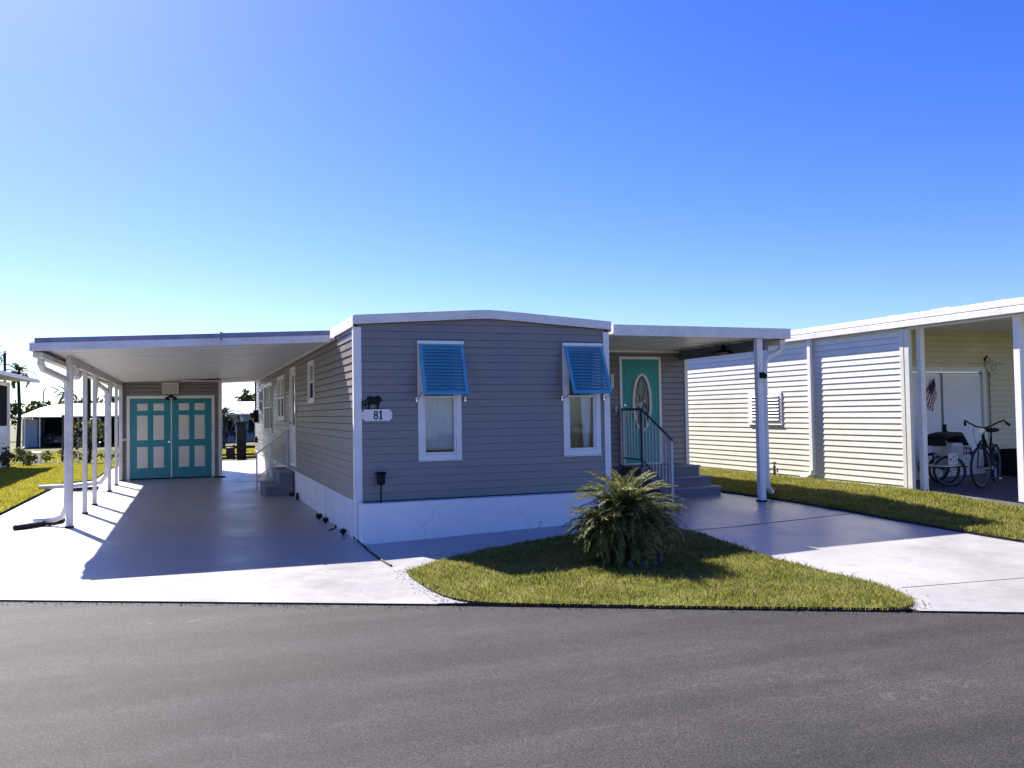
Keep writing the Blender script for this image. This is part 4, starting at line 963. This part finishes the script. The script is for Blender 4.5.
# wire basket
mb = MB(); b0, b1, f0, f1, z0, z1 = .12, .50, -.05, .38, .37, .66
for z in (z0, .44, .51, .58, z1): mb.tube([T(b0, f0, z), T(b1, f0, z), T(b1, f1, z), T(b0, f1, z)], .005 if z < z1 else .009, 5, closed=True)
for k in range(9):
    t = k/8; a = b0+(b1-b0)*t; mb.tube([T(a, f0, z0), T(a, f0, z1)], .004, 4); mb.tube([T(a, f1, z0), T(a, f1, z1)], .004, 4)
    f = f0+(f1-f0)*t; mb.tube([T(b0, f, z0), T(b0, f, z1)], .004, 4); mb.tube([T(b1, f, z0), T(b1, f, z1)], .004, 4)
mb.build('basket', M['milkyplastic'], tr)
mb = MB(); tb(.17, .46, .05, .3, .38, .72); mb.build('seat_cushion', M['milkyplastic'], tr, bevel=.03)
mb = MB(); tb(-.13, .10, -.09, -.075, .37, .56); pt = mb.build('plate', M['milkyplastic'], tr, bevel=.004)
mb = MB()
for a, z in ((-.09, .46), (-.02, .50), (.04, .44), (.03, .51), (-.03, .42)): mb.tube([T(a, -.091, z), T(a, -.094, z)], .020 if a < -.08 else .012, 8)
mb.build('plate_mark', M['black'], pt)
mb = MB()
prof = [(-.06, .70), (-.07, .80), (.0, .84), (.24, .87), (.36, .86), (.45, .76), (.62, .52)]
for (a0, z0_), (a1, z1_) in zip(prof[:-1], prof[1:]):
    mb.hexa([T(a0, .0, z0_-.03), T(a1, .0, z1_-.03), T(a1, .36, z1_-.03), T(a0, .36, z0_-.03), T(a0, .0, z0_+.03), T(a1, .0, z1_+.03), T(a1, .36, z1_+.03), T(a0, .36, z0_+.03)])
mb.build('seat', M['rubber'], tr, bevel=.008)
MB().lathe((12.9, .2, .33), [(.25, 0), (.27, .3), (.30, .62), (.31, .64), (.2, .70)], 16)
b_ = MB(); b_.box(11.6, 13.2, -.4, .35, .31, .78); b_.box(11.7, 12.3, -.3, .3, .78, .86)
tag(b_.build('storage_chest', M['dark'], bevel=.03), 'dark low chest in the shade behind the bicycle', 'chest')

# ------------------------------------------------------------------ PALM SHRUB
PC = V((2.33, -2.92, H(2.33, -2.9)+.03))
ps = thing('dwarf_palm', 'bushy pygmy date palm growing in the front grass island', 'palm', tuple(PC))
mb = MB(); mb.tube([PC+V((.03, 0, -.05)), PC+V((.05, 0, .12)), PC+V((.02, .0, .48))], [.09, .10, .07], 10); mb.tube([PC+V((-.16, -.05, -.05)), PC+V((-.22, -.05, .10)), PC+V((-.12, -.03, .36))], [.035, .032, .03], 8)
mb.build('trunk', M['bark'], ps, smooth=True)
def fronds(mb, c, n, L, el0, el1, seed, ll=.17, pairs=22, droop=.5, wid=.013, rw=.006, spread=.25, top=1.0):
    rs = random.Random(seed)
    for k in range(n):
        az = k*2.39996+rs.uniform(-.2, .2); t = (k+.5)/n; e = R(el0+(el1-el0)*t**.8)+rs.uniform(-.08, .08); l = L*rs.uniform(.8, 1.12)
        h = V((math.cos(az), math.sin(az), 0)); p = V(c)+V((rs.uniform(-.05, .05), rs.uniform(-.05, .05), rs.uniform(-.06, .04)))
        pts = []; m = 10
        for i in range(m+1):
            pts.append(p.copy()); s = i/m; ee = e-droop*(s**1.4)*(1.5+.4*math.cos(e)); p = p+(h*math.cos(ee)+V((0, 0, 1))*math.sin(ee))*l/m
        mb.tube(pts, [rw*(1-.75*i/m) for i in range(m+1)], 3)
        for j in range(pairs):
            s = .16+.84*(j+.5)/pairs; i = min(int(s*m), m-1); q = pts[i].lerp(pts[i+1], s*m-i); tg = (pts[i+1]-pts[i]).normalized()
            sidev = tg.cross(V((0, 0, 1))).normalized(); nn = sidev.cross(tg).normalized()
            lf = ll*(1-.55*s)*rs.uniform(.8, 1.15)
            for sg in (-1, 1):
                dr = (sidev*sg*.78+tg*(.55+.4*s)+nn*rs.uniform(.05, .45)).normalized()
                mid_ = q+dr*lf*.55; tip = q+dr*lf+V((0, 0, -lf*rs.uniform(.1, .35))); w_ = nn.cross(dr).normalized()*wid*.5*rs.uniform(.8, 1.2)
                w_ = (w_+nn*wid*.25)
                i0 = len(mb.v); mb.v += [q-w_*.5, q+w_*.5, mid_+w_, mid_-w_, tip]
                mb.f.append((i0, i0+1, i0+2, i0+3)); mb.f.append((i0+3, i0+2, i0+4))
mb = MB()
fronds(mb, PC+V((.02, 0, .50)), 125, .60, -25, 80, 5, .13, 30, .70, .009, .006, .3)
fronds(mb, PC+V((-.24, -.05, .36)), 90, .44, -35, 68, 6, .12, 26, .8, .009)
fronds(mb, PC+V((.28, .0, .40)), 90, .46, -35, 62, 8, .12, 26, .8, .009)
fronds(mb, PC+V((.0, -.1, .22)), 50, .40, -40, 40, 9, .12, 22, .8, .009)
mb.build('fronds', M['frond'], ps, recalc=False)
mb = MB(); rr = random.Random(3); 
ring_c = PC+V((.08, -.06, -.03))
st_group = 'edging stones round the dwarf palm'
mb = MB()
for k in range(14):
    a = 2*math.pi*k/14+.1; c = ring_c+V((.30*math.cos(a), .30*math.sin(a), .02)); 
    n = 8; r0 = rr.uniform(.030, .042)
    mb.lathe(c, [(r0*.7, -.03), (r0*rr.uniform(.9, 1.1), 0), (r0*.95, .03), (r0*.55, .055)], n)
o = mb.build('edging_ring', M['rock'], smooth=False); tag(o, 'ring of low grey edging stones around the palm trunk', 'edging')

# ------------------------------------------------------------------ BACKGROUND
def blob(mb, c, rx, ry, rz, n, ls, seed, gaps=.0):
    r_ = np.random.default_rng(seed); c = np.array(c, float)
    k = 0; cl = r_.normal(size=(14, 3)); cl /= np.linalg.norm(cl, axis=1)[:, None]; cl *= r_.uniform(.45, .95, (14, 1))
    for _ in range(n):
        ci = cl[r_.integers(14)]; p = ci+r_.normal(size=3)*.20
        if np.linalg.norm(p) > 1.12: p /= np.linalg.norm(p)
        P = V(c+p*np.array([rx, ry, rz])); a = V(r_.normal(size=3)).normalized(); b = V(r_.normal(size=3)).cross(a).normalized()
        s = ls*r_.uniform(.6, 1.4)
        i = len(mb.v); mb.v += [P-a*s*.5, P+b*s*.32, P+a*s*.5, P-b*s*.32]; mb.f.append((i, i+1, i+2, i+3))
def tree(name, x, y, h, rx, label, seed, group=None, cat='tree', n=500, ls=None, mat='leaf', rz=None):
    z0 = H(x, y)-.05; t = thing(name, label, cat, (x, y, z0), group)
    rz = rz or h*.36; cz = z0+h-rz
    mb = MB(); mb.tube([(x, y, z0), (x+.04*h, y, z0+h*.4), (x, y, cz)], [h*.035, h*.028, h*.012], 7)
    for k in range(4):
        a = k*1.7+seed; mb.tube([(x+.03*h, y, z0+h*.35), (x+math.cos(a)*rx*.5, y+math.sin(a)*rx*.5, cz+rz*.2)], [h*.018, h*.006], 5)
    mb.build('trunk', M['trunk_dark'], t)
    mb = MB(); blob(mb, (x, y, cz), rx, rx, rz, n, ls or rx*.22, seed); mb.build('crown', M[mat], t, recalc=False)
    return t
def palm(x, y, h, L, label, seed, nf=16, r=.13, droop=.9):
    z0 = H(x, y)-.05; t = thing('palm_tree', label, 'palm', (x, y, z0))
    MB().tube([(x, y, z0), (x+.1, y, z0+h*.5), (x, y, z0+h)], [r*1.3, r, r*.8], 8).build('trunk', M['trunk_dark'], t, smooth=True)
    mb = MB(); fronds(mb, (x, y, z0+h), nf, L, -35, 75, seed, L*.28, 16, droop, L*.055, .03); mb.build('crown', M['leaf'], t, recalc=False)
# left neighbour
ln = thing('neighbour_home', 'white porch and dark screen of the home at the left edge', 'mobile home', (-9, 18, 0))
mb = MB(); mb.box(-12, -8.15, 20.0, 23.7, 0, 3.0); mb.build('wall', M['white'], ln)
mb = MB(); mb.box(-8.22, -8.10, 23.7, 23.9, 0, 3.0); mb.build('post', M['white'], ln)
mb = MB(); mb.box(-8.148, -8.13, 20.3, 23.5, 1.45, 2.85); mb.build('screen', M['dark'], ln)
mb = MB()
for z in (.95, 1.05, 1.15): mb.box(-8.145, -8.10, 20.0, 23.7, z, z+.05)
mb.build('rail', M['white'], ln)
mb = MB(); mb.hexa([(-13, 14, 3.5), (-7.25, 14, 3.0), (-7.25, 24.5, 3.0), (-13, 24.5, 3.5), (-13, 14, 3.64), (-7.25, 14, 3.12), (-7.25, 24.5, 3.12), (-13, 24.5, 3.64)]); mb.build('roof', M['white_old'], ln)
for y in (14.3, 18): MB().box(-8.95, -8.86, y, y+.09, 0, 3.0).build('post', M['white'], ln)
mb = MB(); mb.tube([(-8.3, 20.9, .1), (-7.8, 20.9, .9), (-7.5, 21.0, 1.2), (-7.35, 21, .7)], .02, 6)
rr = random.Random(9)
for k in range(5):
    x = -7.9+rr.uniform(-.4, .5); tree('shrub', x, 22.2+k*.6, rr.uniform(.5, 1.0), .3, ['dark leafy shrub nearest the left home wall', 'twiggy shrub beside the left home post', 'low shrub in the shade of the left home', 'dark shrub behind the left home corner post', 'farthest shrub along the left home wall'][k], 50+k, 'shrubs along the left home', 'shrub', 220, .10, 'shrubleaf')
# flower bed row
for k in range(8):
    x = -10.2+k*.82; tree('shrub', x, 30.2-k*.28, rr.uniform(.45, .7), .42, f'low dark shrub in the bed across the lawn, {["first", "second", "third", "fourth", "fifth", "sixth", "seventh", "eighth"][k]} from the left', 70+k, 'row of low shrubs across the lawn', 'shrub', 160, .12, 'shrubleaf')
o = sheet('flower_bed', [(-11, 30.6), (-10.5, 29), (-4.6, 26.9), (-4.5, 28.4)], .04, M['soil'], cell=.8)
pe = thing('utility_pedestal', 'small pale utility pedestal between the lawn and the shrub bed', 'utility box', (-7.75, 27.2, -.14))
mb = MB(); mb.box(-7.9, -7.6, 27.1, 27.35, -.2, .32); mb.build('cabinet', M['white_old'], pe, bevel=.02); MB().box(-7.92, -7.58, 27.08, 27.37, .32, .37).build('lid', M['white'], pe, bevel=.01)
bt = thing('tree_stump', 'tall dark trimmed trunk standing at the edge of the shrub bed', 'trunk', (-7.3, 30.6, -.2))
mb = MB(); mb.tube([(-7.12, 30.6, -.3), (-7.1, 30.6, 1.0), (-7.12, 30.6, 1.85)], [.22, .18, .19], 10); mb.build('trunk', M['trunk_dark'], bt)
tree('shrub', -5.7, 25.2, 1.9, .7, 'loose yellow green bush seen between the far carport posts', 91, None, 'shrub', 420, .13, 'shrubleaf')
fe = thing('low_fence', 'low white rail fence behind the carport posts', 'fence', (-5.6, 26, 0))
mb = MB(); mb.box(-6.2, -4.4, 26.2, 26.24, .30, .37); mb.build('rail', M['white'], fe)
for x in (-6.2, -4.45): MB().box(x, x+.06, 26.18, 26.26, -.15, .38).build('post', M['white'], fe)
# long white roofed building
def bgz(x, y): return H(x, y)
lb = thing('long_building', 'long low building with curved white roof beyond the far lawn', 'building', (-4, 77, -.8))
BY = 75.5; Z0 = -.82
roofp = [(-16.6, 1.95), (-16.0, 2.35), (-15.2, 2.72), (-14.3, 2.95), (-12.8, 3.08), (-2, 3.2), (10, 3.3), (22, 3.3), (22, 2.0), (-16.6, 1.80)]
BF = Frame((0, BY, 0), (1, 0, 0), (0, -1, 0))
def dome(x0, x1, zb_, zt_, yc, rn, name, mat, parent, ends=True):
    mb = MB(); n = 9
    prev = None
    for x, f in [(x0, 0), (x0+.5, .35), (x0+1.3, .68), (x0+2.4, .92), (x0+4, 1.0), (x1, 1.05)]:
        row = [V((x, yc-rn+2*rn*k/n, zb_+(zt_-zb_)*f*math.sin(math.pi*k/n)**.8 if 0 < k < n else zb_)) for k in range(n+1)]
        if prev:
            for k in range(n): mb.quad(prev[k], row[k], row[k+1], prev[k+1])
        prev = row
    mb.quad(*prev); mb.box(x0, x1, yc-rn-.05, yc-rn+.02, zb_-.10, zb_+.02); mb.box(x0, x1, yc-rn, yc+rn, zb_-.06, zb_-.02)
    return mb.build(name, mat, parent)
dome(-16.6, 24, 1.92, 3.15, BY+4.5, 5.0, 'roof', M['metalroof'], lb)
MB().box(-16, 24, BY+5, BY+8, Z0, 1.9).build('wall', M['dark'], lb)  # near black wall colour stands in for the shade under the long roof
MB().box(-7.6, -1.2, BY+.6, BY+4.9, Z0, 1.75).build('wall', M['bluegrey'], lb)  # shade on white siding is put into this blue grey colour
MB().box(.6, 5.6, BY+.5, BY+4.9, Z0, 1.78).build('wall', M['bluegrey'], lb)
for (a0, a1) in ((-7.2, -6.2), (-4.9, -3.8), (1.2, 1.9), (3.2, 4.1)):
    f = MB(); f.box(a0, a1, BY+.45, BY+.5, .3, 1.3) if a0 > 0 else f.box(a0, a1, BY+.55, BY+.6, .3, 1.3); f.build('window', M['dark'], lb)
for x in (-16.0, -14.8, -11.7, -9.2, -6.4, -3.6, -.8, 2.4, 5.8, 9): MB().box(x, x+.1, BY, BY+.1, Z0, 1.86).build('post', M['white'], lb)
MB().box(-16.2, -15.0, BY+.5, BY+4.9, Z0, 1.7).build('wall', M['bluegrey'], lb)
MB().box(-12.6, -11.9, BY+1.2, BY+1.6, Z0+.6, 1.8).build('awning', M['red'], lb)
mb = MB(); mb.box(2.35, 2.65, BY-.2, BY-.1, 1.1, 1.6); mb.build('porch_lamp', M['milkyplastic'], lb)
for k, (x, s) in enumerate(((-13.8, .8), (-11.2, 1.3), (-9.9, 1.5), (-6.0, .7), (-3.6, .8), (1.1, 1.0), (2.2, .8), (3.6, 1.1), (-1.2, .7))):
    tree('shrub', x, BY-1.2, s*1.5, s*.75, f'dark shrub in front of the long building, {["leftmost", "second", "third", "fourth", "fifth", "seventh", "eighth", "rightmost", "sixth"][k]} from the left' if k not in (0, 7) else f'dark shrub in front of the long building, {"leftmost" if k == 0 else "rightmost"} one', 120+k, 'shrubs before the long building', 'shrub', 160, .22, 'leaf')
def car(x, y, label):
    z = H(x, y); c = thing('parked_car', label, 'car', (x, y, z)); F = Frame((x, y, z), (1, 0, 0), (0, -1, 0))
    mb = MB(); mb.prism(Frame((x, y, z), (1, 0, 0), (0, -1, 0)), [(-.85, .28), (.85, .28), (.88, .7), (.84, .92), (-.84, .92), (-.88, .7)], -3.8, .0); mb.build('body', M['carpaint'], c, bevel=.06)
    mb = MB(); mb.hexa([F.P(-.78, .92, -.9), F.P(.78, .92, -.9), F.P(.78, .92, -3.4), F.P(-.78, .92, -3.4), F.P(-.6, 1.42, -1.5), F.P(.6, 1.42, -1.5), F.P(.6, 1.42, -2.9), F.P(-.6, 1.42, -2.9)]); mb.build('cabin', M['dark'], c, bevel=.05)
    for a in (-.72, .72):
        for cc in (-.7, -3.0): MB().tube([F.P(a-.1, .3, cc), F.P(a+.1, .3, cc)], .31, 16).build('wheel', M['rubber'], c)
        MB().fbox(F, a-.12, a+.12, .62, .74, -.01, .03).build('headlight', M['chrome'], c, bevel=.02)
    MB().fbox(F, -.16, .16, .45, .55, .0, .02).build('plate', M['milkyplastic'], c)
car(-13.6, BY+.6, 'dark car parked under the left end of the long white roof')
# far palms and trees
palm(-14.2, 62, 6.0, 1.35, 'palm tree with drooping fronds over the left home roof', 21)
palm(-15.0, 58, 7.1, 1.0, 'tallest ragged palm at the left edge', 22, 14)
palm(-13.6, 84, 4.9, 1.5, 'small palm peeking over the curved white roof', 23, 14)
palm(.35, 60, 2.6, 1.5, 'drooping dark palm by the far opening beside the shed', 24, 14, .1)
up_ = thing('utility_pole', 'dark utility pole rising behind the white roofed building', 'pole', (-9.4, 62, -.8))
MB().tube([(-9.4, 62, -.9), (-9.4, 62, 6.4)], [.17, .12], 8).build('pole', M['trunk_dark'], up_)
MB().box(-9.7, -9.1, 61.9, 62.1, 5.9, 6.05).build('crossarm', M['trunk_dark'], up_)
u2 = thing('utility_pole', 'thin dark pole beside the tallest palm at the left edge', 'pole', (-14.6, 59, -.8))
MB().tube([(-14.55, 59, -.9), (-14.55, 59, 6.6)], .09, 8).build('pole', M['trunk_dark'], u2)
lampst = thing('street_lamp', 'far street lamp with curved arm above the white roof', 'street lamp', (-15, 82, -.8))
MB().tube([(-15.4, 82, -.8), (-15.4, 82, 4.3), (-15.2, 82, 4.7), (-14.6, 82, 4.75), (-14.1, 82, 4.5)], .06, 6).build('pole', M['step'], lampst); MB().box(-14.2, -13.9, 81.9, 82.1, 4.36, 4.48).build('lamp_head', M['white'], lampst)
pw = MB()
for z0_, z1_ in ((5.8, 5.2), (5.2, 4.6)):
    pts = [(-9.4+(-40+9.4)*t, 62+8*t, z0_-(z0_-z1_)*t-3*t*(1-t)) for t in [k/16 for k in range(17)]]; pw.tube(pts, .014, 4)
tag(pw.build('power_line', M['black']), 'thin power lines running left from the dark utility pole', 'power line')
trees = [(-27, 108, 5.2, 3), (-23, 104, 5.0, 3), (-19, 106, 4.7, 2.8), (-15.5, 108, 5.1, 2.6), (-11.5, 106, 5.3, 2.8), (-8, 110, 5.6, 3), (-4.5, 108, 5.0, 2.6), (5.0, 106, 5.9, 1.7), (9, 108, 5.2, 3), (1.5, 112, 4.4, 2.4)]
ords = ['leftmost', 'second', 'third', 'fourth', 'fifth', 'sixth', 'seventh', 'ninth', 'rightmost', 'eighth']
for k, (x, y, h, r_) in enumerate(trees): tree('tree', x, y, h, r_, f'distant dark tree beyond the white roof, {ords[k]}'+(' from the left' if k not in (0, 8) else ' one'), 200+k, 'far trees beyond the white roof', n=520, ls=.55)
# things seen through the opening beside the shed
pb = thing('brick_pillar', 'dark square pillar standing beyond the far end of the driveway', 'pillar', (.02, 28, 0))
MB().box(-.18, .22, 27.8, 28.2, -.3, 1.35).build('shaft', M['trunk_dark'], pb, bevel=.02); MB().box(-.24, .28, 27.74, 28.26, 1.35, 1.45).build('cap', M['trunk_dark'], pb, bevel=.01)
for k, x in enumerate((-.95, -.5)):
    b = thing('rubbish_bin', ['left of the two dark bins by the low fence behind the shed', 'right of the two dark bins by the low fence behind the shed'][k], 'bin', (x, 27, -.1), 'dark bins behind the shed')
    MB().lathe((x, 27, -.15), [(.13, 0), (.16, .45)], 12).build('body', M['rubber'], b); MB().lathe((x, 27, .31), [(.17, 0), (.17, .03), (.08, .06)], 12).build('lid', M['rubber'], b)
lf2 = thing('low_fence', 'low dark rail fence crossing behind the square pillar', 'fence', (.3, 27.5, 0))
MB().box(-2.2, 4.5, 27.5, 27.56, .28, .40).build('rail', M['trunk_dark'], lf2); MB().box(-2.2, 4.5, 27.5, 27.56, -.02, .06).build('rail', M['trunk_dark'], lf2)
for x in (-2.1, -1.2, -.35, .6, 1.5, 2.6, 4.3): MB().box(x, x+.08, 27.47, 27.59, -.2, .45).build('post', M['trunk_dark'], lf2)

# ------------------------------------------------------------------ light, sky, camera
SD = V((-.35, 1.06, 1.0)).normalized()
sun = bpy.data.lights.new('sun', 'SUN'); sun.energy = 5.0; sun.angle = R(.55); sun.color = (1, .955, .88)
so = bpy.data.objects.new('sun', sun); COL.objects.link(so); so.rotation_euler = SD.to_track_quat('Z', 'Y').to_euler(); so.location = (-8, 25, 30)
wd = bpy.data.worlds.new('World'); S.world = wd; wd.use_nodes = True; nt = wd.node_tree
bg = nt.nodes['Background']; sk = nt.nodes.new('ShaderNodeTexSky'); sk.sky_type = 'NISHITA'; sk.sun_disc = False
sk.sun_elevation = math.asin(SD.z); sk.sun_rotation = math.atan2(SD.x, SD.y); sk.altitude = 0; sk.air_density = 1.0; sk.dust_density = .45; sk.ozone_density = 3.5
hs_ = nt.nodes.new('ShaderNodeHueSaturation'); hs_.inputs['Hue'].default_value = .52; hs_.inputs['Saturation'].default_value = 1.22
tn_ = nt.nodes.new('ShaderNodeMix'); tn_.data_type = 'RGBA'; tn_.blend_type = 'MULTIPLY'; tn_.inputs[0].default_value = 1; tn_.inputs[7].default_value = (.86, .95, 1.16, 1)
nt.links.new(sk.outputs[0], tn_.inputs[6]); nt.links.new(tn_.outputs[2], hs_.inputs['Color']); nt.links.new(hs_.outputs[0], bg.inputs[0]); bg.inputs[1].default_value = .068
f = 855.57; yaw, pitch, roll = .3586, .0333, -.0151
cy_, sy_ = math.cos(yaw), math.sin(yaw); cp_, sp_ = math.cos(pitch), math.sin(pitch)
Fv = V((sy_*cp_, cy_*cp_, sp_)); Rv = V((cy_, -sy_, 0)); Uv = Rv.cross(Fv)
R2 = Rv*math.cos(roll)+Uv*math.sin(roll); U2 = Uv*math.cos(roll)-Rv*math.sin(roll)
cam = bpy.data.cameras.new('camera'); co = bpy.data.objects.new('camera', cam); COL.objects.link(co)
m3 = Matrix((R2, U2, -Fv)).transposed(); co.matrix_world = Matrix.Translation((-2.0061, -11.1703, 1.65)) @ m3.to_4x4()
cam.sensor_width = 36; cam.lens = f*36/1024; cam.clip_end = 3000; cam.clip_start = .05
S.camera = co
S.view_settings.view_transform = 'Standard'; S.view_settings.look = 'None'; S.view_settings.exposure = 1.4; S.view_settings.gamma = 1
